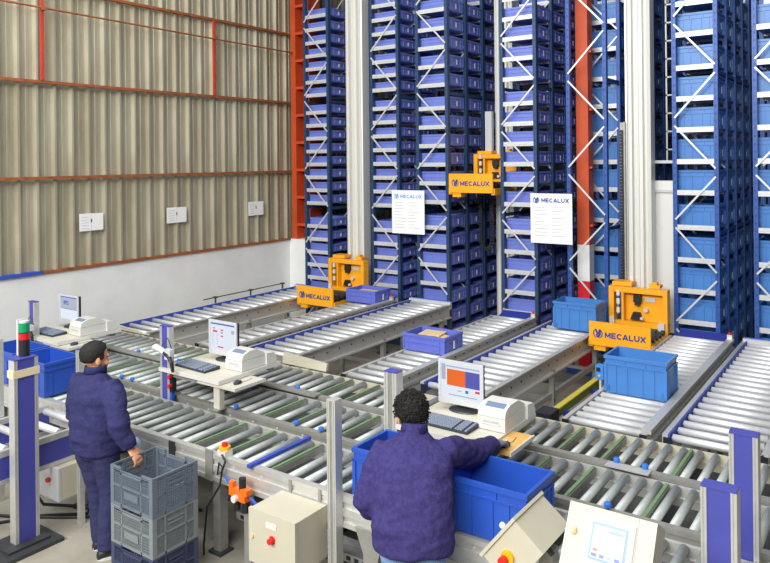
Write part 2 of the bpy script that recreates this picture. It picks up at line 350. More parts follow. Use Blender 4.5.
for ri, (x0, x1, LV, pitch, nb, ph, mu, mt, th, kind, rlab, words) in enumerate(RACKS):
    if ri == 0: LV = [z for z in LV if z < 5.75]
    rk = thing('storage_rack', rlab, 'rack', ((x0+x1)/2, YF, 0), 'racks of the store')
    uw, ud = .055, .07
    mb = MB().box(0, 0, 0, uw, ud, ZT)
    for s in (0, 1): mb.box(.006, -.006, 0, .016, 0, ZT) if s == 0 else mb.box(uw-.016, -.006, 0, uw-.006, 0, ZT)
    mb.box(-.03, -.03, 0, uw+.03, ud+.03, .012)
    ume = mb.mesh('upright', mu)
    hole = MB()
    for k in range(int(ZT/.1)): hole.box(uw/2-.006, -.0015, .05+k*.1, uw/2+.006, .001, .075+k*.1)
    hme = hole.mesh('perforation', M_dark)
    lip = MB().box(0, 0, 0, x1-x0-2*uw, .004, .066).box(0, 0, .022, x1-x0-2*uw, .06, .026).mesh('shelf_rail', M_galv)
    tie = MB().box(0, 0, 0, .04, BAY*nb, .05).mesh('tie_beam', mu)
    for k in range(nb+1):
        y = YF+k*BAY
        for x in (x0, x1-uw):
            u = put('upright', ume, rk, (x, y, 0))
            if k == 0: put('perforation', hme, u, (x, y-.006, 0))['kind'] = 'stuff'
        if k < 2:   # braces of the frame
            zz = [ph+.675*j for j in range(-5, 7)]
            for j, z in enumerate(zz):
                za, zb = z-.05, z-.62
                if zb < .1 or za > ZT: continue
                a, b = ((x0+uw*.6, za), (x1-uw*.6, zb)) if (j+5) % 2 == 0 else ((x1-uw*.6, za), (x0+uw*.6, zb))
                obj('brace', MB().bar((a[0], y-.012, a[1]), (b[0], y-.012, b[1]), .023, .012, up=(0, 1, 0)), M_galv, rk)
        for z in LV:
            if z < ZT-.3 and not (ri == 4 and k == 0): put('shelf_rail', lip, rk, (x0+uw, y+.002, z))
    for z in ((2.22, 4.15, 6.35) if kind == 'low' else (2.075, 4.185, 6.265)):
        put('tie_beam', tie, rk, (x0+.008, YF+.07, z)); put('tie_beam', tie, rk, (x1-.048, YF+.07, z))
    obj('base_beam', MB().box(x0-.02, YF-.04, .0, x1+.02, YF+.05, .1), mu, rk)
    # totes
    wx, wy = x1-x0-.03, .48
    tm = tote_mesh('storage_tote', mt, wx, wy, th, kind)
    for b in range(nb):
        yc = YF+.07+(BAY-.07)/2+b*BAY; n = 0
        for li, z in reversed(list(enumerate(LV))):
            zt = z+.027+.012
            if z+th > ZT: continue
            if ri == 4 and b == 0: continue
            if proj((x1, yc, zt))[1] < 2: continue
            if proj((x1, yc, zt+th))[1] > 352: continue
            if (ri, b) in SKIP and li in SKIP[(ri, b)]: continue
            o = tote(tm, (wx, wy, th), ((x0+x1)/2+random.uniform(-.006, .006), yc+random.uniform(-.006, .006)-.004, zt), '', 'totes in the '+words, name='shallow_tote' if kind == 'low' else 'deep_tote')
            STORED.append((o, (ri, b), (wx, wy, th), 'low violet' if kind == 'low' else 'tall sky-blue', BAYW[b], words, li))
# papers hung on the rack fronts
def notice(label, x0, x1, z0, z1, y, tmat):
    t = thing('hanging_notice', label, 'notice', ((x0+x1)/2, y, z0))
    obj('board', MB().box(x0, y, z0, x1, y+.008, z1), M_paper, t)
    w = x1-x0
    put('lettering', lettering('MECALUX', w*.66, tmat), t, (x0+w*.6, y-.002, z1-.1))
    emblem(t, (x0+w*.14, y-.002, z1-.1), .05, tmat)
    mb = MB(); random.seed(3)
    for k in range(9):
        z = z1-.2-k*.052; mb.box(x0+.06, y-.001, z, x0+.06+w*random.uniform(.2, .36), y, z-.008); mb.box(x0+w*.52, y-.001, z, x0+w*(.52+random.uniform(.15, .36)), y, z-.008)
    o = obj('printed_lines', mb, M_print, t); o['kind'] = 'stuff'
    for x in (x0+.085, x1-.04): obj('hook', MB().box(x-.008, y+.008, z1-.05, x+.008, YF-.002, z1-.035), M_dark, t)
def emblem(parent, c, r, m):
    mb = MB()
    for s in (-1, 1):
        pts = []
        for k in range(9):
            a = math.radians(-70+140*k/8); pts.append((s*math.cos(a)*r, math.sin(a)*r))
        for k in reversed(range(9)):
            a = math.radians(-70+140*k/8); pts.append((s*math.cos(a)*r*.8, math.sin(a)*r*.9))
        mb.prism(pts, -.002, .002)
    mb.prism([(-.55*r, .75*r), (-.2*r, .75*r), (0, .1*r), (.2*r, .75*r), (.62*r, .75*r), (.62*r, -.2*r), (.2*r, -.85*r), (-.2*r, -.85*r), (-.45*r, -.2*r), (-.15*r, -.1*r), (0, -.5*r), (.2*r, -.1*r), (.25*r, .2*r), (.05*r, -.25*r), (-.12*r, -.25*r), (-.5*r, .4*r)], -.002, .002)
    mb.v = [(p[0]+c[0], p[1]+c[1], p[2]+c[2]) for p in mb.v]
    return obj('emblem', mb, m, parent)
notice('white hanging notice with pale blue lettering, on the slate-blue racks left of raised crane', -7.01, -6.37, 1.88, 2.6, 10.13, M_textl)
notice('white hanging notice with dark blue lettering, left of the banded orange-red column', -4.51, -3.87, 1.86, 2.59, 10.13, M_text)
# ------------------------------------------------------------------ stacker cranes
def crane(label, xc, ys, zs, dx, dz, mx, mw):
    """ys: Y of the sign panel, zs: bottom z of sign panel"""
    t = thing('stacker_crane', label, 'crane', (xc, ys+1.0, 0), 'stacker cranes in the aisles')
    hw = .385
    sp = obj('sign_panel', MB().box(xc-hw, ys, zs, xc+hw, ys+.03, zs+.3), M_yel, t)
    put('lettering', lettering('MECALUX', .51, M_text), sp, (xc+.075, ys-.003, zs+.145))
    emblem(sp, (xc-.27, ys-.003, zs+.155), .062, M_text)
    # lower tray and forks behind the panel
    obj('side_plate', MB().box(xc+hw-.04, ys+.03, zs-.03, xc+hw+.02, ys+.85, zs+.07), M_yel, t); obj('side_plate', MB().box(xc-hw-.02, ys+.03, zs-.03, xc-hw+.04, ys+.85, zs+.07), M_yel, t)
    obj('foot_bracket', MB().box(xc-hw+.05, ys+.03, zs-.07, xc-hw+.2, ys+.2, zs), M_yel, t)
    obj('fork_table', MB().box(xc-hw+.05, ys+.1, zs+.07, xc+hw-.05, ys+.72, zs+.12).box(xc-hw+.08, ys+.2, zs+.12, xc+hw-.08, ys+.3, zs+.16).box(xc-hw+.08, ys+.5, zs+.12, xc+hw-.08, ys+.6, zs+.16), M_dark, t)
    for k in range(4): obj('guide_wheel', MB().cyl((xc+hw-.03, ys+.15+.15*k, zs+.12), (xc+hw+.01, ys+.15+.15*k, zs+.12), .035, 12), M_black, t)
    # yellow lifting frame
    xs = xc; xc = xs+dx; yf = ys+.72; z1 = zs+.7+dz
    for s, wd in ((-1, .07), (1, .06)): obj('frame_post', MB().box(xc+s*hw-s*wd, yf, zs-.03, xc+s*hw, yf+.14, z1), M_yel, t)
    obj('frame_top_beam', MB().box(xc-hw+.07, yf+.01, z1-.075, xc+hw-.06, yf+.1, z1-.005), M_yel, t)
    obj('frame_bottom_beam', MB().box(xc-hw+.07, yf+.01, zs+.13, xc+hw-.06, yf+.1, zs+.19), M_yel, t)
    obj('inner_post', MB().box(xc-hw+.165, yf+.02, zs+.19, xc-hw+.195, yf+.1, z1-.075), M_yel, t)
    obj('back_plate', MB().box(xc-hw+.17, yf+.12, zs+.19, xc+hw-.06, yf+.14, z1-.075), M_yel, t)
    obj('top_bracket', MB().box(xc-hw+.02, yf+.1, z1, xc-hw+.28, yf+.3, z1+.05), M_yel, t); obj('top_bracket', MB().box(xc+hw-.26, yf+.1, z1, xc+hw-.12, yf+.25, z1+.04).box(xc+hw-.22, yf+.1, z1+.04, xc+hw-.16, yf+.2, z1+.075), M_yel, t)
    for z in (zs+.3, zs+.42, zs+.53): obj('white_pad', MB().box(xc-hw+.11, yf-.012, z, xc-hw+.15, yf+.02, z+.07), M_offw, t)
    obj('clamp', MB().box(xc-.07, yf+.05, z1-.2, xc+.03, yf+.12, z1-.1).box(xc-.05, yf+.04, z1-.24, xc+.01, yf+.12, z1-.2), M_black, t)
    obj('rating_plate', MB().box(xc+.07, yf+.112, z1-.19, xc+.2, yf+.122, z1-.13), M_pale, t)
    obj('latch_block', MB().prism([(-.11, 0), (.05, 0), (.02, .1), (-.07, .1)], 0, .05).xform(Matrix.Translation((xc-.01, yf+.07, zs+.21))), M_black, t)
    obj('latch_pin', MB().cyl((xc+.09, yf+.06, zs+.35), (xc+.09, yf+.12, zs+.35), .028, 10), M_pale, t); obj('latch_pin', MB().cyl((xc+.04, yf+.04, zs+.24), (xc+.04, yf+.069, zs+.24), .022, 10), M_pale, t)
    obj('corner_block', MB().box(xc-hw+.02, yf-.03, zs+.14, xc-hw+.08, yf, zs+.24), M_offw, t); obj('corner_block', MB().box(xc+hw-.11, yf-.05, zs+.1, xc+hw-.03, yf, zs+.22), M_pale, t)
    # mast: extruded profile with vertical grooves
    xc = xs+mx; ym = ys+1.02; a = mw/2
    prof = [(-a, 0), (-a+.03, -.012), (-a*.62, -.012), (-a*.56, .06), (-a*.36, .06), (-a*.3, -.01), (-a*.02, -.016), (a*.02, -.004), (a*.3, -.004), (a*.36, .07), (a*.58, .07), (a*.64, .01), (a-.02, -.01), (a, 0), (a, .2), (-a, .2)]
    mb = MB(); n = len(prof)
    for z in (.05, 7.4): mb.v += [(xc+x, ym+y, z) for x, y in prof]
    mb.f += [tuple(range(n)), tuple(range(n, 2*n))]+[(i, (i+1) % n, (i+1) % n+n, i+n) for i in range(n)]
    ms = obj('mast', mb, M_mast, t)
    obj('guide_rail', MB().box(xc-a-.05, ym+.06, .05, xc-a-.025, ym+.12, 7.4), M_alu, t)
    obj('mast_foot', MB().box(xc-.3, ym-.2, .03, xc+.3, ym+.9, .25), M_yel, t)
    obj('floor_rail', MB().box(xc-.04, ys-.6, 0, xc+.04, 14.8, .03), M_dark, t)
    return t, ym, a
c1, ym, a = crane('yellow crane carriage and white mast nearest the wall', -7.94, 9.2, .72, .09, -.02, .085, .36)
c2, ym2, a2 = crane('yellow crane raised high between the violet tote racks', -5.49, 10.08, 2.58, .06, -.09, .1, .3)
c3, ym3, a3 = crane('nearest yellow crane and white mast, behind the sky-blue tote', -2.92, 9.2, .71, .02, -.05, -.02, .31)
# energy chain of crane 2 (hanging loop) and of crane 3 (beside the mast)
def chain(parent, pts, wd=.06):
    mb = MB(); P = [Vector(p) for p in pts]
    seg = []
    for i in range(len(P)-1):
        L = (P[i+1]-P[i]).length; n = max(1, int(L/.045))
        for k in range(n): seg.append((P[i].lerp(P[i+1], k/n), P[i].lerp(P[i+1], (k+.78)/n)))
    for a_, b_ in seg: mb.bar(a_, b_, wd, .045, up=(0, 1, 0))
    o = obj('energy_chain', mb, M_black, parent); o['kind'] = 'stuff'; return o
loop = [(-5.74, 10.9, 2.5), (-5.74, 10.9, 1.75)]+[(-5.64-.1*math.cos(t), 10.9, 1.75-.14*math.sin(t)) for t in [pi*k/8 for k in range(1, 8)]]+[(-5.54, 10.9, 1.75), (-5.54, 10.9, 2.5)]
chain(c2, loop)
obj('grey_cable_duct', MB().box(-5.7, 11.0, 3.0, -5.58, 11.08, 3.9), M_pale, c2)
obj('side_arm', MB().box(-5.2, 10.94, 2.918, -4.75, 11.02, 2.982), M_yel, c2)
chain(c3, [(-3.2, ym3+.1, .9), (-3.2, ym3+.1, 3.5)], .07)
obj('chain_trough', MB().box(-3.16, ym3+.02, .9, -3.14, ym3+.2, 3.6).box(-3.25, ym3+.15, .9, -3.14, ym3+.17, 3.6), M_alud, c3)
obj('switch_cabinet', MB().box(-2.84, ym3+.22, .7, -2.54, ym3+.5, 2.62).box(-2.84, ym3+.2, 2.66, -2.54, ym3+.5, 2.78), M_mast, c3)
obj('cabinet_shelf', MB().box(-2.86, ym3+.19, 2.62, -2.53, ym3+.52, 2.66).box(-2.86, ym3+.2, 3.02, -2.53, ym3+.52, 3.06), M_pale, c3)
mb = MB().box(-2.66, ym3+.3, 3.06, -2.64, ym3+.32, 5.6).box(-2.56, ym3+.3, 3.06, -2.54, ym3+.32, 5.6)
for k in range(10): mb.box(-2.66, ym3+.3, 3.2+k*.25, -2.54, ym3+.32, 3.22+k*.25)
obj('ladder', mb, M_alud, c3)
obj('indicator_lamp', MB().cyl((-3.13, ym3+.1, 3.72), (-3.13, ym3+.1, 3.8), .025, 10), M_orange, c3)
#@@CONV
# ------------------------------------------------------------------ roller conveyors
RZ = .76; RR = .032
def roller_mesh_x(L, m, r=RR):
    mb = MB().cyl((-L/2, 0, 0), (L/2, 0, 0), r, 14).cyl((-L/2-.02, 0, 0), (L/2+.02, 0, 0), .008, 6)
    return mb.mesh('roller', m, False)
def roller_mesh_y(L, m, r=RR):
    mb = MB().cyl((0, -L/2, 0), (0, L/2, 0), r, 14).cyl((0, -L/2-.02, 0), (0, L/2+.02, 0), .008, 6)
    return mb.mesh('roller', m, False)
def shade(me):
    for p in me.polygons: p.use_smooth = len(p.vertices) == 4
    return me
def legset(t, pts, m=M_alud, top=.6, w=.06):
    for x, y in pts:
        l = obj('leg', MB().box(x-w/2, y-w/2, .02, x+w/2, y+w/2, top), m, t)
        obj('foot_plate', MB().box(x-.07, y-.07, 0, x+.07, y+.07, .02), M_dark, l)
def aisle_conveyor(label, X0, X1, Y0, Y1, pitch, kind, rm, end='plate'):
    t = thing('roller_conveyor', label, 'conveyor', ((X0+X1)/2, (Y0+Y1)/2, 0), 'conveyors leading to the aisles')
    rme = shade(roller_mesh_x(X1-X0-.12, rm))
    n = int((Y1-Y0-.1)/pitch)
    for k in range(n+1): put('roller', rme, t, ((X0+X1)/2, Y0+.07+k*(Y1-Y0-.14)/n, RZ))
    if kind == 'blue':
        obj('side_rail', MB().box(X0-.01, Y0, .6, X0+.035, Y1, .8), M_alu, t)
        obj('blue_strip', MB().box(X0+.035, Y0, .7, X0+.048, Y1, .805), M_bluerail, t)
        r = obj('side_rail', MB().box(X1-.045, Y0, .58, X1-.03, Y1, .79).box(X1-.045, Y0, .78, X1+.01, Y1, .8).box(X1-.045, Y0, .58, X1+.01, Y1, .6), M_alu, t)
        mb = MB()
        for k in range(int((Y1-Y0)/.25)): mb.cyl((X1-.031, Y0+.12+k*.25, .7), (X1-.024, Y0+.12+k*.25, .7), .012, 6)
        obj('bolt_row', mb, M_dark, r)['kind'] = 'stuff'
    else:
        obj('side_rail', MB().box(X0-.01, Y0, .62, X0+.03, Y1, .775), M_alu, t)
        mb = MB().box(X1-.045, Y0, .58, X1, Y1, .82).box(X1-.046, Y0+.001, .79, X1+.035, Y1-.001, .826).box(X1-.001, Y0+.002, .6, X1+.02, Y1-.002, .66).box(X1-.001, Y0+.002, .7, X1+.035, Y1-.002, .73)
        r = obj('guide_rail', mb, M_alu, t)
        mb = MB()
        for k in range(int((Y1-Y0)/.2)): mb.box(X1, Y0+.1+k*.2, .755, X1+.006, Y0+.12+k*.2, .77)
        obj('bolt_row', mb, M_dark, r)['kind'] = 'stuff'
        obj('end_post', MB().box(X1-.05, Y1-.02, .55, X1+.01, Y1+.03, .87), M_alu, t); obj('reflector', MB().cyl((X1-.02, Y1, .87), (X1-.02, Y1, .9), .018, 8), M_ored, t)
    obj('end_cap', MB().box(X0+.0, Y0-.012, .66, X0+.06, Y0, .78), M_black, t); obj('end_cap', MB().box(X1-.06, Y0-.012, .66, X1, Y0, .78), M_black, t)
    if end == 'plate':
        obj('chute_plate', MB().hexa([(X0+.02, Y1, .66), (X1-.02, Y1, .66), (X1-.08, Y1+.2, .8), (X0+.1, Y1+.2, .8), (X0+.02, Y1, .685), (X1-.02, Y1, .685), (X1-.08, Y1+.2, .83), (X0+.1, Y1+.2, .83)]), M_navyplate, t)
    else:
        obj('end_bar', MB().box(X0, Y1-.03, .72, X1, Y1+.02, .83), M_pale, t); obj('end_bar_strip', MB().box(X0, Y1+.02, .74, X1, Y1+.03, .84), M_bluerail, t)
    ys = [Y0+.35, (Y0+Y1)/2, Y1-.25]
    legset(t, [(X0+.02, y) for y in ys]+[(X1-.03, y) for y in ys], top=.62)
    for y in ys: obj('cross_brace', MB().box(X0, y-.02, .25, X1, y+.02, .29), M_alud, t)
    obj('lower_beam', MB().box(X1-.06, Y0+.1, .3, X1-.02, Y1-.1, .36), M_alud, t)
    return t
k0 = aisle_conveyor('roller conveyor with blue strip running along the white wall', -9.17, -8.375, 6.25, 10.08, .19, 'blue', M_roller, 'bar')
k1 = aisle_conveyor('roller conveyor holding the small violet tote, right of leftmost crane', -7.44, -6.82, 6.28, 9.84, .19, 'tall', M_roller)
k2 = aisle_conveyor('roller conveyor with blue strip left of the cardboard tote conveyor', -6.66, -5.88, 6.45, 10.12, .18, 'blue', M_roller, 'bar')
k3 = aisle_conveyor('roller conveyor carrying the violet tote of cardboard', -5.02, -4.34, 6.25, 9.85, .18, 'tall', M_roller)
k4 = aisle_conveyor('bright roller conveyor leading to the banded orange-red column', -4.1, -3.345, 6.42, 9.86, .19, 'blue', M_rollw)
k5 = aisle_conveyor('bright roller conveyor carrying the open sky-blue tote', -2.5, -1.76, 6.25, 9.98, .158, 'tall', M_rollw)
k6 = aisle_conveyor('bright roller conveyor at the right edge, blue inner strip', -1.64, -.86, 6.3, 10.06, .185, 'blue', M_rollw, 'bar')
# thin rod guide on little stands beside the wall conveyor
mb = MB().tube([(-9.27, 8.0, .87), (-9.27, 9.9, .87)], .009, 6)
for y in (8.25, 9.05, 9.85): mb.box(-9.28, y-.012, .7, -9.17, y+.012, .72).box(-9.28, y-.01, .7, -9.26, y+.01, .87).box(-9.3, y-.03, .86, -9.24, y+.03, .885)
obj('guide_rod', mb, M_dark, k0)
obj('white_guard_plate', MB().hexa([(-9.25, 6.2, .78), (-8.3, 6.2, .78), (-8.3, 6.24, .78), (-9.25, 6.24, .78), (-9.25, 6.2, .84), (-9.05, 6.2, .84), (-9.05, 6.24, .84), (-9.25, 6.24, .84)]), M_cream, k0)
# cross lanes
STR = [-4.78+2.52*k+d for k in (-2, -1, 0, 1) for d in (0, .35, .88)]
STR = [x for x in STR if -9.1 < x < .3]
def lane(label, Y0, Y1, X0, X1, front_m, legs):
    t = thing('cross_conveyor', label, 'conveyor', ((X0+X1)/2, (Y0+Y1)/2, 0), 'cross conveyors in front of the aisles')
    # front rail: stepped profile with grooves
    mb = MB().box(X0, Y0, .58, X1, Y0+.03, .785).box(X0+.001, Y0-.012, .58, X1-.001, Y0+.001, .615).box(X0+.001, Y0-.012, .655, X1-.001, Y0+.001, .71).box(X0+.001, Y0-.012, .755, X1-.001, Y0+.045, .792)
    fr = obj('front_rail', mb, front_m, t)
    mb = MB()
    for k in range(int((X1-X0)/.3)): mb.cyl((X0+.15+k*.3, Y0-.004, .733), (X0+.15+k*.3, Y0+.001, .733), .01, 6)
    obj('bolt_row', mb, M_pale, fr)['kind'] = 'stuff'
    obj('back_rail', MB().box(X0, Y1-.03, .6, X1, Y1, .772).box(X0+.001, Y1-.042, .6, X1-.001, Y1-.029, .7), M_cream if Y0 > 5 else M_alu, t)
    rme = shade(roller_mesh_y(Y1-Y0-.085, M_rollg, .03))
    x = X0+.08
    while x < X1-.05:
        if not any(abs(x-s) < .045 for s in STR): put('roller', rme, t, (x, (Y0+Y1)/2-.005, RZ))
        x += .15 if x < -3.0 else .118
    for s in STR:
        b = obj('transfer_bar', MB().box(s-.018, Y0+.06, .72, s+.018, Y1-.06, .775), M_alud, t)
        obj('green_belt', MB().box(s-.012, Y0+.05, .775, s+.012, Y1-.05, .787), M_green, b)
    legset(t, [(x, Y0+.05) for x in legs]+[(x, Y1-.06) for x in legs], m=M_alud, top=.6, w=.08)
    obj('gap_shade_pan', MB().box(X0, Y0+.031, .63, X1, Y1-.043, .642), M_dark, t)  # added dark sheet, stands in for the shade in the roller gaps
    obj('under_beam', MB().box(X0, Y0+.3, .4, X1, Y0+.36, .46), M_dark, t)
    for x in legs: obj('cross_beam', MB().box(x-.03, Y0+.09, .54, x+.03, Y1-.1, .6), M_dark, t)
    return t
l1 = lane('farthest of the three cross conveyors, joined to the aisle conveyors', 5.50, 6.18, -9.2, .35, M_alud, (-8.8, -6.9, -5.3, -3.9, -2.0, -.3))
l2 = lane('middle cross conveyor passing under the three computer desks', 4.75, 5.44, -9.2, .35, M_alud, (-8.8, -6.9, -5.3, -3.9, -2.0, -.3))
l3 = lane('nearest cross conveyor carrying the cobalt totes', 3.95, 4.64, -9.2, .35, M_alu, (-8.9, -7.6, -4.46, -2.92, -1.1, .2))
for par, pts in ((l1, [(-7.58, 5.52), (-6.83, 5.52), (-2.49, 5.52), (-1.78, 5.52), (-1.57, 5.52), (-5.0, 5.52)]), (l2, [(-6.84, 4.77), (-6.66, 4.77), (-5.09, 4.77), (-4.34, 4.77), (-4.06, 4.77), (-1.6, 4.77), (-.4, 4.77)]), (l3, [])):
    for x, y in pts:
        z = .792 if par != l3 else .8
        st = obj('stop_pin', MB().cyl((x, y, z), (x, y, z+.02), .01, 8), M_dark, par)
        obj('blue_cap', MB().cyl((x, y, z+.015), (x, y, z+.038), .024, 12).ell((x, y, z+.038), (.024, .024, .01), 12, 4), M_knob, st)
obj('blue_stop_bar', MB().box(-4.055, 3.9, .793, -4.02, 4.6, .818), M_bluerail, l3)
obj('guide_plate', MB().hexa([(-5.85, 6.2, .78), (-5.2, 6.2, .78), (-5.2, 6.24, .78), (-5.85, 6.24, .78), (-5.85, 6.22, .9), (-5.2, 6.22, .86), (-5.2, 6.25, .86), (-5.85, 6.25, .9)]), M_cream, l1)
obj('cover_plate', MB().box(-1.84, 5.42, .793, -1.52, 5.51, .803), M_alu, l1); obj('cover_plate', MB().box(-8.3, 5.43, .793, -7.0, 5.53, .81), M_alud, l1); obj('cover_plate', MB().box(-5.6, 5.43, .793, -4.7, 5.53, .81), M_alud, l1)
obj('gusset_leg', MB().prism([(-3.05, .62), (-2.8, .62), (-2.86, .45), (-2.86, .02), (-2.98, .02), (-2.98, .45)], 3.925, 3.945), M_alud, l3)
obj('clamp_plate', MB().box(-5.0, 3.925, .6, -4.93, 3.94, .79), M_dark, l3); obj('clamp_plate', MB().box(-4.55, 3.925, .58, -4.47, 3.94, .82), M_alud, l3)
# conveyor at the left foreground with blue side panel
t = thing('roller_conveyor', 'roller conveyor with blue side panel beside the blue post at left', 'conveyor', (-6.38, 3.0, 0))
rme = shade(roller_mesh_x(.62, M_rollw))
for k in range(9): put('roller', rme, t, (-6.38, 1.95+k*.235, RZ-.02))
for x0, x1 in ((-6.78, -6.74), (-6.02, -5.98)):
    r = obj('side_rail', MB().box(x0, 1.7, .72, x1, 3.9, .77).box(x0, 1.7, .5, x1, 3.9, .535), M_alu, t)
    obj('blue_panel', MB().box(x0+.008, 1.7, .535, x1-.008, 3.9, .72), M_blue, r)
legset(t, [(-6.72, 2.0), (-6.05, 2.0), (-6.72, 3.7), (-6.08, 3.82)], m=M_alu, top=.5)
# ------------------------------------------------------------------ totes on the conveyors
TT = tote_mesh('storage_tote', M_tsky, .6, .42, .36, 'tall'); TC = tote_mesh('storage_tote', M_tcob, .6, .42, .33, 'tall'); TV = tote_mesh('storage_tote', M_tvio2, .6, .44, .2, 'low')
z0 = RZ+RR+.012
tote(TT, (.6, .42, .36), (-2.115, 7.33, z0), 'open sky-blue tote in front of the nearest crane sign', lab=False)
tote(TT, (.6, .42, .36), (-3.6, 9.66, z0), 'sky-blue tote at conveyor end below the banded column', lab=False)
tote(TC, (.6, .42, .33), (-2.1, 4.16, z0), 'cobalt tote right of the man reaching to the mouse', lab=False)
tote(TC, (.6, .42, .33), (-2.8, 4.17, z0), 'cobalt tote mostly hidden behind the man reaching to the mouse', lab=False)
tote(TC, (.6, .42, .33), (-7.19, 4.14, z0), 'cobalt tote under the leftmost desk, nearer the standing man', lab=False)
tote(TC, (.62, .42, .33), (-7.84, 4.17, z0), 'cobalt tote at the left edge, behind the beacon post', lab=False)
tote(TV, (.6, .44, .2), (-4.69, 7.62, z0), 'violet tote holding cardboard, centre of the picture')
tote(TV, (.6, .44, .2), (-7.175, 9.66, z0), 'small violet tote beside the leftmost crane sign')
def cards(label, cx, cy, z, n, w, d):
    random.seed(n)
    t = thing('cardboard_pieces', label, 'cardboard', (cx, cy, z))
    for k in range(n):
        a = random.uniform(-.5, .5); M = Matrix.Translation((cx+random.uniform(-.1, .1), cy+random.uniform(-.06, .06), z+.012+k*.022)) @ Matrix.Rotation(a, 4, 'Z') @ Matrix.Rotation(random.uniform(-.08, .08), 4, 'Y')
        obj('cardboard_piece', MB().cbox((0, 0, 0), (w*random.uniform(.6, 1), d*random.uniform(.6, 1), .012)).xform(M), M_tancard, t)
cards('flat cardboard pieces inside the violet tote at centre', -4.68, 7.62, z0+.05, 6, .4, .28)
o = obj('carton', MB().box(-7.4, 9.51, z0+.013, -6.96, 9.81, z0+.15).box(-7.4, 9.655, z0+.15, -6.96, 9.665, z0+.152), M_tancard); tag(o, 'flat carton filling the small violet tote by leftmost crane', 'carton')
# ------------------------------------------------------------------ profile posts
def post(label, x, y, z0, z1, w, d, blue, axis='x', cap=M_blue, base=False):
    """w: wide side along axis, d: other side; blue panel on the wide faces"""
    t = thing('profile_post', label, 'post', (x, y, z0), 'aluminium profile posts')
    def B(u0, v0, a0, u1, v1, a1): return (x+u0, y+v0, a0, x+u1, y+v1, a1) if axis == 'x' else (x+v0, y+u0, a0, x+v1, y+u1, a1)
    e = .028 if blue else w*.34
    for s in (-1, 1):
        u0, u1 = (-w/2, -w/2+e) if s < 0 else (w/2-e, w/2)
        m = MB().box(*B(u0, -d/2, z0, u0+e*.36, d/2, z1)).box(*B(u1-e*.36, -d/2, z0, u1, d/2, z1)).box(*B(u0+e*.36, -d/2+.006, z0, u1-e*.36, d/2-.006, z1))
        obj('edge_profile', m, M_alu, t)
    obj('blue_panel' if blue else 'web', MB().box(*B(-w/2+e, -d/2+.006, z0, w/2-e, d/2-.006, z1)), M_blue if blue else M_alud, t)
    obj('end_cap', MB().box(*B(-w/2, -d/2, z1, w/2, d/2, z1+.008)), cap, t)
    if base: obj('base_plate', MB().box(x-.2, y-.28, .0, x+.2, y+.22, .03).box(x-.12, y-.2, .03, x+.12, y+.15, .05), M_dark, t)
    return t
post('wide blue post carrying the green and red beacon', -5.86, 3.17, .05, 1.52, .2, .085, True, 'y', base=True)
post('thin aluminium post behind the standing man', -5.8, 3.63, 0, 1.5, .045, .045, False)
post('aluminium post cut by the left picture edge', -6.82, 3.46, 0, 1.48, .055, .055, False, cap=M_alu)
post('slim blue post behind the leftmost keyboard and scanner', -8.44, 4.695, .6, 1.465, .14, .06, True)
post('blue post with red buttons left of the middle desk', -5.99, 4.695, .6, 1.475, .14, .06, True)
post('bare aluminium post with blue cap behind the bending man', -3.255, 4.695, .6, 1.455, .12, .09, False)
post('slender aluminium post between cream cabinet and bending man', -3.2, 3.90, 0, 1.46, .075, .075, False, cap=M_alu)
post('farther of two blue posts at the lower right', -.765, 4.695, .6, 1.485, .155, .09, True)
post('nearer of two blue posts at the lower right', -.745, 3.89, .0, 1.475, .165, .09, True)
# beacon on the left post
t = thing('signal_beacon', 'green and red signal beacon on the wide blue post', 'beacon', (-5.9, 3.2, 1.528))
bx, by = -5.9, 3.2
obj('stem', MB().cyl((bx, by, 1.528), (bx, by, 1.665), .042, 14), M_black, t); obj('red_lens', MB().cyl((bx, by, 1.665), (bx, by, 1.715), .043, 14), M_lampr, t); obj('separator', MB().cyl((bx, by, 1.715), (bx, by, 1.725), .04, 14), M_black, t)
obj('green_lens', MB().cyl((bx, by, 1.725), (bx, by, 1.80), .043, 14), M_lampg, t); obj('lid', MB().cyl((bx, by, 1.80), (bx, by, 1.815), .04, 14), M_pale, t); obj('bracket', MB().box(bx-.065, by-.03, 1.528, bx-.045, by+.03, 1.82), M_offw, t)
o = obj('masking_tape', MB().box(-5.907, 3.06, 1.38, -5.813, 3.28, 1.44), mat('tape_cream', rgb(226, 214, 176), .7)); tag(o, 'strip of cream tape wrapped around the beacon post', 'tape')
# push buttons on middle post
t = thing('push_button_box', 'two red push buttons on the blue post by middle desk', 'buttons', (-5.906, 4.69, .9))
obj('housing', MB().box(-5.932, 4.67, .84, -5.88, 4.72, 1.05), M_black, t)
for z in (.99, .9): obj('red_button', MB().cyl((-5.906, 4.67, z), (-5.906, 4.64, z), .02, 12), M_ored, t)
o = obj('blue_conduit', MB().box(-5.925, 4.675, .66, -5.89, 4.71, .84), M_hose); tag(o, 'short blue conduit under the red push buttons', 'conduit')
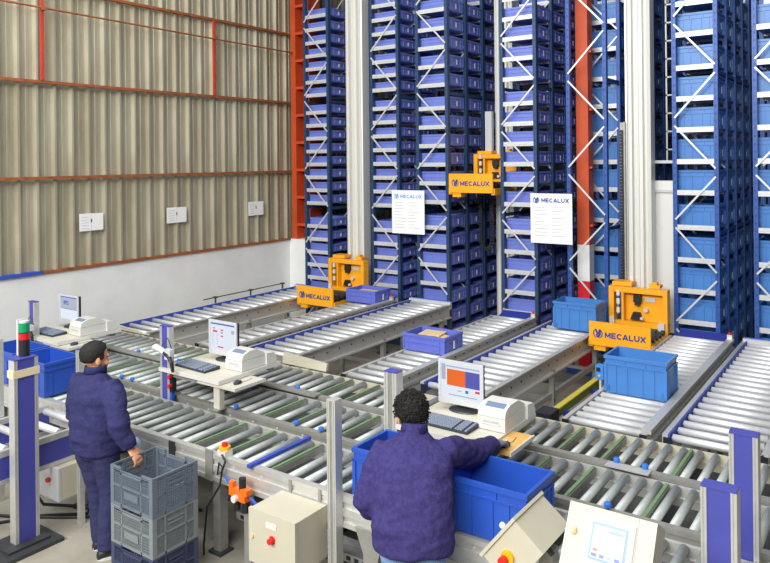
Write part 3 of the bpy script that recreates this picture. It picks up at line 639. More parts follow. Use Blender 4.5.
# ------------------------------------------------------------------ computer desks
DZ = 1.07
def desk(K, where):
    x0, x1, y0, y1 = K-.06, K+(.8 if K < -4 else .72), 4.64, 5.46
    t = thing('computer_desk', 'cream desk shelf '+where, 'desk', ((x0+x1)/2, (y0+y1)/2, .79), 'desks over the middle conveyor')
    obj('desk_top', MB().box(x0, y0, DZ-.03, x1, y1, DZ), M_desk, t)
    obj('edge_band', MB().box(x0-.004, y0-.006, DZ-.034, x1+.004, y0, DZ+.004).box(x1, y0, DZ-.034, x1+.006, y1, DZ+.004), M_offw, t)
    b0, b1, bz = (x1-.3, x1+.2, DZ-.062) if K < -4 else (x1+.008, x1+.17, DZ-.035)
    mt = obj('mouse_board', MB().box(b0, y0+.0, bz, b1, y0+.4, bz+.022), M_wood if K > -4 else M_desk, t)
    obj('board_edge', MB().box(b1, y0+.0, bz-.002, b1+.01, y0+.4, bz+.028), M_offw, mt)
    for x, y in ((x1-.06, 4.695), (x0+.2, 5.47)):
        l = obj('support_leg', MB().box(x-.04, y-.03, .8, x+.04, y+.03, DZ-.03), M_desk if y < 5 else M_alu, t); obj('leg_foot', MB().box(x-.055, y-.075, .792, x+.055, y+.075, .802), M_alud, l)
    obj('support_arm', MB().box(x0+.1, 4.68, DZ-.08, x1-.05, 4.74, DZ-.03), M_alud, t)
    obj('support_arm', MB().box(x0+.1, 5.36, DZ-.08, x1-.05, 5.42, DZ-.03), M_alud, t)
    return t
def monitor(label, x, y, W_=.41, H_=.35, content=0, tilt=0):
    t = thing('computer_monitor', label, 'monitor', (x, y, DZ), 'monitors on the desks')
    obj('foot', MB().loft([((x, y, DZ), (.13, 0, 0), (0, .09, 0)), ((x, y, DZ+.012), (.12, 0, 0), (0, .085, 0)), ((x, y, DZ+.02), (.05, 0, 0), (0, .04, 0))], 24), M_dark, t)
    obj('neck', MB().box(x-.045, y-.01, DZ+.015, x+.045, y+.03, DZ+.14), M_black, t)
    zb = DZ+.055; yf = y-.05
    obj('casing', MB().box(x-W_/2+.01, yf+.012, zb+.01, x+W_/2-.01, yf+.05, zb+H_-.01).box(x-.12, yf+.05, zb+.08, x+.12, yf+.08, zb+H_-.08), M_black, t)
    bz = .022
    mb = MB().box(x-W_/2, yf, zb, x+W_/2, yf+.015, zb+.045).box(x-W_/2, yf, zb+H_-bz, x+W_/2, yf+.015, zb+H_).box(x-W_/2, yf, zb+.045, x-W_/2+bz, yf+.015, zb+H_-bz).box(x+W_/2-bz, yf, zb+.045, x+W_/2, yf+.015, zb+H_-bz)
    obj('bezel', mb, M_pale, t)
    X0, X1, Z0, Z1 = x-W_/2+bz, x+W_/2-bz, zb+.045, zb+H_-bz
    s = obj('screen', MB().box(X0, yf+.006, Z0, X1, yf+.012, Z1), M_scr, t)
    def patch(u0, v0, u1, v1, m, nm): obj(nm, MB().box(X0+(X1-X0)*u0, yf+.003, Z0+(Z1-Z0)*v0, X0+(X1-X0)*u1, yf+.006, Z0+(Z1-Z0)*v1), m, s)
    if content == 0:
        patch(.16, .36, .62, .82, M_scro, 'orange_panel'); patch(.62, .36, .97, .82, M_scrb, 'violet_panel'); patch(.02, .5, .12, .95, M_scrg, 'side_menu'); patch(.14, .88, .97, .92, M_scrg, 'menu_bar')
        patch(.62, .2, .69, .28, M_scrn, 'blue_icon'); patch(.86, .25, .97, .31, M_scrr, 'red_button'); patch(.2, .08, .9, .11, M_scrg, 'text_line'); patch(.42, .22, .52, .25, M_scrg, 'text_line')
    elif content == 1:
        patch(.03, .92, .97, .97, M_scrn, 'title_bar'); patch(.1, .64, .28, .7, M_scrr, 'red_text'); patch(.1, .76, .2, .79, M_scrr, 'red_text'); patch(.42, .5, .52, .54, M_scrr, 'red_text'); patch(.42, .62, .5, .66, M_scrr, 'red_text'); patch(.42, .72, .52, .76, M_scrr, 'red_text')
        for k in range(6): patch(.08, .22+k*.07, .13, .24+k*.07, M_scrg, 'text_line'); patch(.26, .22+k*.07, .3, .24+k*.07, M_scrg, 'text_line')
        patch(.3, .1, .52, .14, M_scrr, 'red_text'); patch(.85, .66, .96, .78, M_scrg, 'icon')
    else:
        patch(.02, .93, .98, .98, M_scrn, 'title_bar'); patch(.02, .45, .98, .92, M_scrg, 'form_area'); patch(.2, .62, .5, .8, M_scrn, 'table'); patch(.05, .44, .95, .46, M_dark, 'divider')
    return t
KEY = None
def keyboard(label, x, y, rot):
    global KEY
    if KEY is None:
        mb = MB().hexa([(-.23, -.095, 0), (.23, -.095, 0), (.23, .095, 0), (-.23, .095, 0), (-.23, -.095, .014), (.23, -.095, .014), (.23, .095, .03), (-.23, .095, .03)])
        kb = MB()
        for r in range(6):
            yy = -.075+r*.03
            for c in range(21):
                if c in (15, 19): continue
                xx = -.213+c*.0213; z = .014+.016*(yy+.095)/.19; kb.box(xx-.0085, yy-.0095, z, xx+.0085, yy+.0095, z+.009)
        KEY = (mb.mesh('keyboard_body', M_kbody), kb.mesh('keys', M_keys))
    t = thing('keyboard', label, 'keyboard', (x, y, DZ+.004), 'keyboards on the desks')
    put('base', KEY[0], t, (x, y, DZ+.004)); k = put('keys', KEY[1], t, (x, y, DZ+.004)); k['kind'] = 'stuff'; t.rotation_euler.z = rot
def printer(label, x0, x1, y0, y1):
    h = .185; t = thing('label_printer', label, 'printer', ((x0+x1)/2, (y0+y1)/2, DZ), 'label printers on the desks')
    def yz(prof, a, b):
        mb = MB(); n = len(prof); mb.v = [(a, y, z) for y, z in prof]+[(b, y, z) for y, z in prof]
        mb.f = [tuple(range(n)), tuple(reversed(range(n, 2*n)))]+[(i, (i+1) % n, (i+1) % n+n, i+n) for i in range(n)]; return mb
    d = y1-y0
    obj('lower_body', yz([(y0, DZ+.005), (y1, DZ+.005), (y1, DZ+.1), (y0, DZ+.1)], x0, x1), M_offw, t)
    obj('upper_cover', yz([(y0+.004, DZ+.104), (y1, DZ+.104), (y1-.02, DZ+h-.05), (y1-.12, DZ+h), (y0+.1, DZ+h), (y0+.02, DZ+h-.03)], x0+.003, x1-.003), M_offw, t)
    obj('rear_roll_cover', yz([(y1, DZ+.005), (y1+.13, DZ+.005), (y1+.14, DZ+.05), (y1+.1, DZ+.11), (y1, DZ+.12)], x0+.03, x1+.02), M_offw, t)
    obj('slot', MB().box(x0+.05, y0-.003, DZ+.06, x1-.05, y0, DZ+.075), M_print, t); obj('front_lip', MB().box(x0+.04, y0-.012, DZ+.05, x1-.04, y0, DZ+.058), M_offw, t)
    obj('window', yz([(y0+.045, DZ+h-.02), (y0+.095, DZ+h+.001), (y0+.1, DZ+h+.001), (y0+.05, DZ+h-.022)], x0+.04, x1-.03), mat('window_grey', rgb(110, 130, 160), .3), t)
def mouse(label, x, y, z):
    t = thing('computer_mouse', label, 'mouse', (x, y, z)); obj('shell', MB().ell((x, y, z+.012), (.03, .05, .022), 14, 8), M_kbody, t, True); obj('wheel', MB().cyl((x-.004, y+.025, z+.034), (x+.004, y+.025, z+.034), .008, 8), M_pale, t)
    obj('cable', MB().tube([(x, y+.05, z+.01), (x+.01, y+.1, z+.004), (x-.005, y+.19, z+.004)], .0018, 6), M_black, t)
def scanner(label, x, y, z):
    t = thing('barcode_scanner', label, 'scanner', (x, y, z), 'scanners clipped to posts')
    obj('holder', MB().box(x-.03, y, z-.03, x+.06, y+.03, z+.06), M_offw, t)
    obj('head', MB().loft([((x-.1, y-.06, z+.1), (.0, .035, 0), (.02, 0, .03)), ((x-.02, y-.04, z+.07), (0, .03, 0), (.015, 0, .025)), ((x+.05, y-.03, z+.03), (0, .025, 0), (.01, 0, .02))], 12), M_offw, t)
    obj('handle', MB().tube([(x+.02, y-.04, z+.05), (x+.08, y-.04, z+.03), (x+.13, y-.04, z-.03), (x+.15, y-.04, z-.12)], [.022, .022, .02, .016], 10), M_black, t)
    obj('clip', MB().box(x+.03, y-.05, z+.03, x+.12, y+.0, z+.09), M_pale, t)
    obj('cable', MB().tube([(x-.05, y-.03, z+.08), (x+.0, y+.02, z+.18), (x+.06, y+.03, z+.05)], .006, 6), M_dark, t)
for i, (K, w, n) in enumerate(((-8.64, 'at the left by the white wall', 2), (-5.98, 'right of the post with red buttons', 1), (-3.13, 'in front of the bending man', 0))):
    desk(K, w)
    wl2 = ('on the leftmost desk', 'on the middle desk', 'on the desk of the bending man')[i]
    monitor(('small monitor with white form '+wl2, 'monitor with white page and red text '+wl2, 'monitor showing orange and violet panels '+wl2)[i], K+(.18, .29, .215)[i], 5.2, content=n)
    keyboard('dark keyboard '+wl2, K+.27, 4.84, (0.0, -.05, -.02)[i])
    printer('off-white label printer '+wl2, K+(.54, .54, .49)[i], K+(.77, .77, .72)[i], (4.94, 4.96, 4.92)[i], (5.28, 5.28, 5.28)[i])
    mouse('dark mouse on the board of '+('the leftmost desk', 'the middle desk', 'the bending man, under his hand')[i], K+.9 if i < 2 else K+.81, 4.78 if i < 2 else 4.74, DZ-.04 if i < 2 else DZ-.013)
scanner('pale scanner clipped to the slim blue post at left', -8.4, 4.615, 1.13); scanner('pale scanner clipped to the blue post with red buttons', -5.9, 4.615, 1.2)
# ------------------------------------------------------------------ control cabinets
t = thing('control_cabinet', 'cream control cabinet with red button hung on the nearest conveyor', 'cabinet', (-3.5, 3.75, .38))
obj('housing', MB().box(-3.72, 3.62, .34, -3.3, 3.93, .7), M_cream, t); d = obj('door', MB().box(-3.725, 3.595, .335, -3.295, 3.62, .705), M_cream, t)
obj('red_button', MB().cyl((-3.5, 3.595, .54), (-3.5, 3.56, .54), .02, 12).cyl((-3.5, 3.595, .54), (-3.5, 3.588, .54), .028, 12), M_ored, d); obj('label_plate', MB().box(-3.56, 3.591, .61, -3.46, 3.595, .65), M_offw, d); obj('lock', MB().cyl((-3.69, 3.595, .52), (-3.69, 3.583, .52), .016, 10), M_tancard, d)
for x in (-3.66, -3.38): obj('hanger', MB().box(x, 3.93, .6, x+.025, 3.938, .79), M_alud, t)
t = thing('control_cabinet', 'small grey cabinet with red button under the blue-panelled conveyor', 'cabinet', (-6.15, 3.6, .2))
obj('housing', MB().box(-6.2, 3.5, .22, -5.9, 3.76, .494), M_cream, t); d = obj('door', MB().box(-6.205, 3.48, .215, -5.895, 3.5, .497), M_pale, t); obj('red_button', MB().cyl((-6.03, 3.48, .38), (-6.03, 3.45, .38), .02, 12), M_ored, d); obj('label_plate', MB().box(-6.09, 3.477, .43, -6.01, 3.48, .46), M_offw, d)
obj('hanger', MB().box(-6.16, 3.6, .494, -6.04, 3.64, .56).box(-6.04, 3.6, .52, -6.02, 3.64, .56), M_dark, t)
# tilted cabinet, door facing the bending man
E1 = Vector((.62, 0, .78)); NN = Vector((.78, 0, -.62)); YV = Vector((0, 1, 0))
def tilted(c, la, lb, ly): # hexa from corner c along E1 (la), NN (lb), Y (ly)
    c = Vector(c); return MB().hexa([c, c+NN*lb, c+NN*lb+YV*ly, c+YV*ly, c+E1*la, c+E1*la+NN*lb, c+E1*la+NN*lb+YV*ly, c+E1*la+YV*ly])
C0 = Vector((-1.865, 3.5, .99))
t = thing('control_cabinet', 'tilted cream cabinet with emergency stop right of the bending man', 'cabinet', tuple(C0+E1*.14+NN*.1))
obj('housing', tilted(C0+NN*.02, .30, .2, .36), M_cream, t); obj('door', tilted(C0-E1*.01-YV*.01, .32, .018, .38), M_cream, t)
p = C0+E1*.12+NN*.11
es = obj('emergency_stop', MB().cyl(p, p-YV*.02, .036, 16), M_oyel, t); obj('red_mushroom', MB().cyl(p-YV*.02+Vector((-.012, 0, -.012)), p-YV*.05+Vector((-.014, 0, -.014)), .025, 14), M_ored, es)
obj('mounting_pole', MB().box(-1.62, 3.7, 0, -1.54, 3.78, 1.0), M_alud, t)
obj('door_knob', MB().ell(tuple(C0+E1*.2-NN*.012+YV*.03), (.018, .018, .018), 10, 6), M_offw, t)
obj('cable_gland', MB().cyl(C0+NN*.22+E1*.1+YV*.1, C0+NN*.26+E1*.1+YV*.1, .015, 8).cyl(C0+NN*.22+E1*.2+YV*.2, C0+NN*.26+E1*.2+YV*.2, .015, 8), M_dark, t)
# operator console with screen
t = thing('operator_console', 'cream operator console with small touch screen at lower right', 'console', (-1.15, 3.5, .8))
S = Vector((0, -.55, -.835)).normalized(); NV = Vector((0, .835, -.55)).normalized(); XV = Vector((1, 0, 0))
O = Vector((-1.36, 3.5, 1.40))
def conso(u0, v0, n0, u1, v1, n1):
    f = lambda u, v, n: O+XV*u+S*v+NV*n
    return MB().hexa([f(u0, v0, n1), f(u1, v0, n1), f(u1, v1, n1), f(u0, v1, n1), f(u0, v0, n0), f(u1, v0, n0), f(u1, v1, n0), f(u0, v1, n0)])
obj('housing', conso(0, 0, 0, .42, .5, .16), M_cream, t)
obj('face_panel', conso(.1, .04, -.008, .33, .28, 0), M_offw, t); obj('door_seam', conso(.335, .0, -.003, .338, .5, 0), M_print, t)
obj('screen_frame', conso(.13, .065, -.011, .3, .23, -.008), mat('frame_blue_grey', rgb(130, 164, 190), .5), t); sc = obj('screen', conso(.14, .075, -.014, .29, .22, -.011), M_scr, t)
for u0, v0, u1, v1, m, n in ((.21, .09, .28, .1, M_scrt, 'green_text'), (.15, .18, .17, .19, M_scrr, 'red_text'), (.145, .2, .17, .215, M_scrn, 'soft_key'), (.185, .2, .205, .215, M_scrn, 'soft_key'), (.22, .2, .24, .215, M_scrg, 'soft_key'), (.255, .2, .28, .215, M_scrn, 'soft_key')):
    obj(n, conso(u0, v0, -.016, u1, v1, -.014), m, sc)
for k in range(4): obj('push_button', conso(.12+k*.05, .3, -.014, .155+k*.05, .33, 0), M_paper, t)
for k in range(4): obj('push_button', conso(.12+k*.05, .345, -.014, .155+k*.05, .375, 0), M_pale, t)
obj('lock', MB().ell(tuple(O+XV*.045+S*.13), (.016, .02, .022), 10, 6), M_tancard, t)
obj('stand', MB().box(-1.22, 3.5, 0, -1.1, 3.58, 1.0), M_alud, t)
# emergency stop on the nearest conveyor
t = thing('emergency_stop', 'yellow and red emergency stop on the nearest conveyor rail', 'stop button', (-4.37, 3.95, .792))
obj('box', MB().cbox((-4.37, 3.97, .816), (.09, .08, .048)), M_offw, t); obj('yellow_collar', MB().cyl((-4.37, 3.97, .84), (-4.37, 3.97, .866), .045, 16), M_oyel, t); obj('red_mushroom', MB().cyl((-4.37, 3.97, .866), (-4.37, 3.97, .894), .024, 14), M_ored, t)
obj('cable', MB().tube([(-4.35, 3.92, .82), (-4.3, 3.91, .78), (-4.33, 3.9, .7), (-4.38, 3.9, .66), (-4.36, 3.9, .76), (-4.31, 3.89, .74), (-4.33, 3.88, .6), (-4.46, 3.86, .4), (-4.5, 3.86, .1), (-4.5, 3.86, .02)], .008, 6), M_black, t)
# orange air regulator
t = thing('air_regulator', 'orange and black air regulator beneath the nearest conveyor rail', 'regulator', (-4.12, 3.88, 0))
obj('body', MB().box(-4.19, 3.83, .56, -4.05, 3.89, .64).box(-4.23, 3.84, .58, -4.19, 3.88, .68).box(-4.09, 3.82, .62, -4.02, 3.88, .66), M_orange, t)
obj('black_cap', MB().cyl((-4.1, 3.86, .64), (-4.1, 3.86, .73), .028, 12), M_black, t)
for x in (-4.16, -4.07): obj('bowl', MB().cyl((x, 3.86, .56), (x, 3.86, .48), .026, 12), M_black, t)
obj('gauge', MB().cyl((-4.14, 3.83, .58), (-4.14, 3.8, .58), .026, 14), M_offw, t)
obj('air_hose', MB().tube([(-4.02, 3.86, .6), (-3.95, 3.87, .55), (-3.86, 3.9, .5)], .012, 8), M_hose, t); obj('air_hose', MB().tube([(-4.23, 3.86, .64), (-4.3, 3.88, .68)], .012, 8), M_hose, t)
obj('stand', MB().box(-4.13, 3.9, .0, -4.06, 3.94, .6), M_alud, t)
t.location.x += .04
# clutter below the nearest conveyor
t = thing('cable_tray', 'perforated steel cable tray low under the nearest conveyor', 'cable tray', (-3.4, 4.4, .1))
mb = MB().box(-4.6, 4.3, .1, -1.6, 4.5, .104).box(-4.6, 4.3, .104, -1.6, 4.304, .16).box(-4.6, 4.496, .104, -1.6, 4.5, .16)
obj('trough', mb, M_galv, t)
mb = MB()
for k in range(40): mb.box(-4.55+k*.075, 4.298, .115, -4.51+k*.075, 4.3, .145)
obj('slots', mb, M_dark, t)['kind'] = 'stuff'
for x in (-4.3, -3.0, -1.8): obj('foot', MB().box(x-.03, 4.32, 0, x+.03, 4.48, .1), M_dark, t)
for i, (pts, lb) in enumerate((([(-4.6, 4.2, .3), (-4.2, 4.1, .42), (-3.9, 4.05, .4), (-3.6, 4.15, .2), (-3.2, 4.2, .08), (-2.9, 4.2, .013)], 'blue air hose sagging behind the orange regulator'), ([(-4.0, 3.8, .012), (-3.8, 3.75, .15), (-3.7, 3.78, .3), (-3.62, 3.8, .365)], 'blue air hose hanging below the hung cream cabinet'))):
    o = obj('air_hose', MB().tube(pts, .012, 8), M_hose, None, True); tag(o, lb, 'hose')
for i, (pts, lb) in enumerate((([(-6.4, 3.2, .012), (-6.2, 3.5, .012), (-5.9, 3.75, .012), (-6.2, 4.0, .012), (-6.6, 4.1, .012)], 'black cable lying under the small grey cabinet'), ([(-6.3, 3.5, .19), (-6.25, 3.55, .08), (-5.95, 3.85, .014), (-5.5, 4.3, .014), (-5.1, 4.35, .014)], 'black cable trailing from grey cabinet across the floor'), ([(-6.9, 3.1, .012), (-6.4, 3.35, .012), (-6.0, 3.6, .012), (-5.4, 4.05, .012), (-4.9, 4.1, .012)], 'long dark cable on floor behind the standing man'))):
    o = obj('floor_cable', MB().tube(pts, .014, 8), M_black, None, True); tag(o, lb, 'cable')
# sensor bar between the bright conveyors
t = thing('sensor_bar', 'yellow-green bar with black box between the bright conveyors', 'sensor bar', (-2.75, 7.2, 0))
obj('bar', MB().box(-2.79, 6.7, .58, -2.75, 7.95, .66), mat('bar_green', rgb(110, 128, 36), .5), t); obj('bar_top', MB().box(-2.8, 6.7, .66, -2.74, 7.95, .675), mat('bar_yellow', rgb(196, 180, 60), .5), t)
mb = obj('end_box', MB().box(-2.87, 6.48, .5, -2.71, 6.7, .7), M_black, t); obj('box_dial', MB().cyl((-2.78, 6.48, .58), (-2.78, 6.46, .58), .022, 10), M_pale, mb)
for y in (6.9, 7.7): obj('blue_stand', MB().box(-2.74, y-.025, 0, -2.69, y+.025, .62), M_navyplate, t)
t = thing('photo_sensor', 'light blue photo sensor left of the open sky-blue tote', 'sensor', (-2.52, 7.34, .7))
obj('case', MB().box(-2.56, 7.3, .86, -2.48, 7.38, 1.0), M_tblue, t); obj('lens', MB().box(-2.55, 7.295, .94, -2.51, 7.3, .98), M_black, t); obj('lamp', MB().cyl((-2.52, 7.3, .9), (-2.52, 7.29, .9), .012, 8), M_oyel, t); obj('bracket', MB().box(-2.53, 7.32, .7, -2.511, 7.36, .86), M_galv, t)
# ------------------------------------------------------------------ perforated crates
def crate(label, z0, m, h=.285, x0=-4.84, x1=-4.35, y0=3.27, y1=3.68):
    t = thing('perforated_crate', label, 'crate', ((x0+x1)/2, (y0+y1)/2, z0), 'perforated crates stacked on the floor')
    e = .014
    mb = MB().box(x0+.01, y0+.01, z0, x1-.01, y1-.01, z0+.01)
    obj('bottom', mb, m, t)
    for xx, sx in ((x0, 1), (x1, -1)):
        for yy, sy in ((y0, 1), (y1, -1)):
            obj('corner_post', MB().box(xx, yy, z0, xx+sx*.04, yy+sy*e, z0+h).box(xx, yy+sy*e, z0, xx+sx*e, yy+sy*.04, z0+h), m, t)
    for nm, fix, ax in (('front_side', y0, 'x'), ('rear_side', y1-e, 'x'), ('left_side', x0, 'y'), ('right_side', x1-e, 'y')):
        mb = MB(); a0, a1 = (x0+.04, x1-.04) if ax == 'x' else (y0+.04, y1-.04)
        def bx(u0, z_0, u1, z_1, g=0):
            mb.box(u0, fix+g, z_0, u1, fix+e-g, z_1) if ax == 'x' else mb.box(fix+g, u0, z_0, fix+e-g, u1, z_1)
        bx(a0, z0, a1, z0+.02); bx(a0, z0+h*.5, a1, z0+h*.5+.014); 
        mid = (a0+a1)/2
        if ax == 'x': # lowered handle edge
            bx(a0, z0+h-.014, mid-.12, z0+h); bx(mid+.12, z0+h-.014, a1, z0+h); bx(mid-.125, z0+h-.05, mid+.125, z0+h-.036); bx(mid-.125, z0+h-.05, mid-.115, z0+h); bx(mid+.115, z0+h-.05, mid+.125, z0+h)
        else:
            bx(a0, z0+h-.014, a1, z0+h); bx(mid-.07, z0+h-.06, mid+.07, z0+h-.05); bx(mid-.07, z0+h-.09, mid+.07, z0+h-.08)
        ztop = z0+h-(.04 if ax == 'x' else .014)
        n = int((a1-a0)/.016)
        for k in range(n+1): u = a0+(a1-a0)*k/n; bx(u-.0032, z0+.02, u+.0032, ztop, .004)
        for k in range(1, int(h/.02)): bx(a0, z0+k*.02-.003, a1, z0+k*.02+.003, .004)
        for u in (a0+(a1-a0)*.22, a1-(a1-a0)*.22): bx(u-.006, z0, u+.006, ztop)
        o = obj(nm, mb, m, t)
        if nm == 'front_side': obj('blank_panel', MB().box(mid-.08, y0-.002, z0+.07, mid+.08, y0, z0+.12), m, o)
    return t
crate('dark blue-grey perforated crate at the bottom of the crate stack', 0, M_crate2); crate('pale grey perforated crate in the middle of the crate stack', .287, M_crate3); crate('grey perforated crate on top of the stack, hand on it', .574, M_crate)
o = obj('paper_slip', MB().box(-4.379, 3.5, .7, -4.376, 3.58, .73), M_paper); tag(o, 'small white paper slip stuck on the top crate', 'paper')
t = thing('cleaning_bottle', 'pale blue plastic container behind the standing man', 'container', (-5.35, 3.86, 0))
obj('body', MB().loft([((-5.35, 3.86, .55), (.05, 0, 0), (0, .04, 0)), ((-5.35, 3.86, .72), (.05, 0, 0), (0, .04, 0)), ((-5.35, 3.86, .76), (.02, 0, 0), (0, .02, 0))], 14), mat('pale_blue_plastic', rgb(170, 195, 220), .4), t, True); obj('stand', MB().box(-5.38, 3.84, 0, -5.32, 3.88, .55), M_alud, t)
#@@PEOPLE
# ------------------------------------------------------------------ people
def fuse(name, mb, m, voxel, smooth=4, fold=0, fscale=6, seed=0, dec=None):
    """union of overlapping closed shapes -> one continuous smooth surface"""
    me = mb.mesh(name, m); o = bpy.data.objects.new('tmp', me); COL.objects.link(o)
    r = o.modifiers.new('r', 'REMESH'); r.mode = 'VOXEL'; r.voxel_size = voxel; r.adaptivity = 0
    s = o.modifiers.new('s', 'SMOOTH'); s.iterations = smooth; s.factor = .5
    bpy.context.view_layer.update()
    ev = o.evaluated_get(bpy.context.evaluated_depsgraph_get()); n = bpy.data.meshes.new_from_object(ev); n.name = name
    bpy.data.objects.remove(o, do_unlink=True)
    if fold:
        off = Vector((seed*7.3, seed*3.1, 0)); cos = []
        for v in n.vertices:
            p = v.co+off; q = Vector((p.x*fscale, p.y*fscale, p.z*fscale*1.8))
            d = noise.noise(q)*fold+noise.noise(q*2.3)*fold*.5; cos.append(v.co+v.normal*d)
        for v, c in zip(n.vertices, cos): v.co = c
    n.materials.clear(); n.materials.append(m)
    for p in n.polygons: p.use_smooth = True
    return n
def hand(mb, wrist, d, pn, side, curl=.5, spread=.12, thumb=.6, k=1.0):
    """d: towards the fingers, pn: direction the palm faces, side: unit vector towards the thumb"""
    d = Vector(d).normalized(); pn = Vector(pn); pn = (pn-d*pn.dot(d)).normalized(); sd = Vector(side); sd = (sd-d*sd.dot(d)-pn*sd.dot(pn)).normalized(); w = Vector(wrist); n0 = len(mb.v)
    mb.loft([(w-d*.03, sd*.027, pn*.02), (w, sd*.028, pn*.02), (w+d*.035, sd*.038, pn*.017), (w+d*.075, sd*.043, pn*.015), (w+d*.095, sd*.04, pn*.011)], 14)
    for i, L in enumerate((.072, .081, .075, .058)):
        off = .031-i*.0205; base = w+d*.085+sd*off; ang = curl*.45; dd = d+sd*(spread*(1.2-i*.8)*.5); dd.normalize(); P = [w+d*.055+sd*off*.9, base]; q = base
        for sgm in (.45, .31, .24):
            v = dd*math.cos(ang)+pn*math.sin(ang); q = q+v*L*sgm; P.append(q); ang += curl*.75
        mb.tube(P, [.0095, .0098, .0092, .0085, .0066], 8)
    b = w+d*.025+sd*.03; t1 = (d*.75+sd*.75+pn*.35*thumb).normalized(); t2 = (d*.95+sd*.25+pn*.45*thumb).normalized()
    mb.tube([w+d*.015+sd*.012, b, b+t1*.035, b+t1*.035+t2*.032, b+t1*.035+t2*.055], [.014, .0135, .0115, .0105, .0075], 8)
    if k != 1: mb.v[n0:] = [tuple(w+(Vector(p)-w)*k) for p in mb.v[n0:]]
HEAD = [(0, .024, .045, .085), (.015, .042, .01, .097), (.04, .056, -.025, .1), (.07, .065, -.07, .1), (.095, .071, -.09, .096), (.118, .075, -.098, .092), (.15, .078, -.104, .095), (.18, .074, -.098, .087), (.205, .06, -.076, .066), (.222, .038, -.045, .04), (.23, .012, -.015, .012)]
def head(mb, chin, R, F, U):
    rings = [(chin+U*z+F*(a+b)/2, R*w, F*(b-a)/2) for z, w, a, b in HEAD]
    mb.loft(rings, 20)
    mb.loft([(chin+U*.118+F*.09, R*.008, F*.006), (chin+U*.095+F*.1, R*.011, F*.014), (chin+U*.077+F*.106, R*.017, F*.018), (chin+U*.068+F*.096, R*.012, F*.01)], 10)   # nose
    mb.loft([(chin+U*.052+F*.097, R*.024, F*.008), (chin+U*.044+F*.1, R*.026, F*.009), (chin+U*.034+F*.095, R*.02, F*.008)], 10)                                     # lips
    for s in (-1, 1):
        rot = Matrix((R, F, U)).transposed()
        mb.ell(chin+U*.1+R*s*.079-F*.008, (.012, .022, .034), 12, 8, rot)                       # ear
        mb.ell(chin+U*.13+R*s*.033+F*.083, (.028, .014, .011), 10, 6, rot)                      # brow
        mb.ell(chin+U*.075+R*s*.045+F*.07, (.022, .024, .022), 10, 6, rot)                      # cheek
def hair_mesh(chin, R, F, U, curly=.0, nape=.055):
    mb = MB(); n = 40; HM = []
    hs = [(nape-.012)+(.2295-(nape-.012))*math.sin(i/26*pi/2) for i in range(27)]
    def interp(z):
        z = min(max(z, 0), .23)
        for a, b in zip(HEAD, HEAD[1:]):
            if a[0] <= z <= b[0]:
                k = (z-a[0])/(b[0]-a[0]); return [a[j]+(b[j]-a[j])*k for j in range(4)]
        return HEAD[-1]
    for i, z in enumerate(hs):
        zz = min(z, .2299); _, w_, a, b = interp(zz); c = (a+b)/2
        for k in range(n):
            t = 2*pi*k/n; x = w_*math.cos(t); y = c+(b-a)/2*math.sin(t)
            # hairline: low at the back, above the ears at the sides, high at the forehead
            line = nape+.02 if y < -.045 else (nape+.02+(y+.045)/.045*(.135-nape-.02) if y < 0 else (.135+.03*y/.06 if y < .06 else .178))
            if abs(y-.012) < .016 and line > .09: line = .088   # sideburn
            e = max(0., min(1., (z-line)/.022)); th = -.012+e*(.024+curly*.01)
            dirv = Vector((x, y+.005, min(zz, .228)-.11)).normalized()
            p = Vector((x, y, min(zz, .228)))+dirv*th
            if e > .2: p += dirv*(noise.noise(p*50)*(.001+.012*curly)+noise.noise(p*110)*(.001+.005*curly))
            mb.v.append(tuple(chin+R*p.x+F*p.y+U*p.z)); HM.append(e)
    for i in range(len(hs)-1):
        for k in range(n):
            a = i*n+k; b = i*n+(k+1) % n; mb.f.append((a, b, b+n, a+n))
    mb.f.append(tuple(reversed(range(n)))); mb.f.append(tuple(range((len(hs)-1)*n, len(hs)*n)))
    rnd = random.Random(int(curly*10)+2); base = list(mb.v); cen = chin+U*.11-F*.005; cnt = 0
    while cnt < (1100 if curly > .5 else 0):
        i = rnd.randrange(2, len(hs)); k = rnd.randrange(n); p = Vector(base[i*n+k])
        if HM[i*n+k] < .9: continue
        cnt += 1; nrm = (p-cen).normalized(); down = (-U*.8-F*.5); down = (down-nrm*down.dot(nrm)).normalized()
        side = nrm.cross(down); a = rnd.uniform(-.9, .9) if curly > .5 else rnd.uniform(-.35, .35); d = down*math.cos(a)+side*math.sin(a); L = rnd.uniform(.011, .021); lift = .32 if curly > .5 else .05
        q = p+d*L*.5+nrm*(L*lift+.002); e_ = p+d*L+nrm*(L*lift*(.3 if curly > .5 else .6)); mb.tube([p-nrm*.004, q, e_], [.0042, .0036, .001] if curly > .5 else [.0035, .003, .001], 5)
    return mb
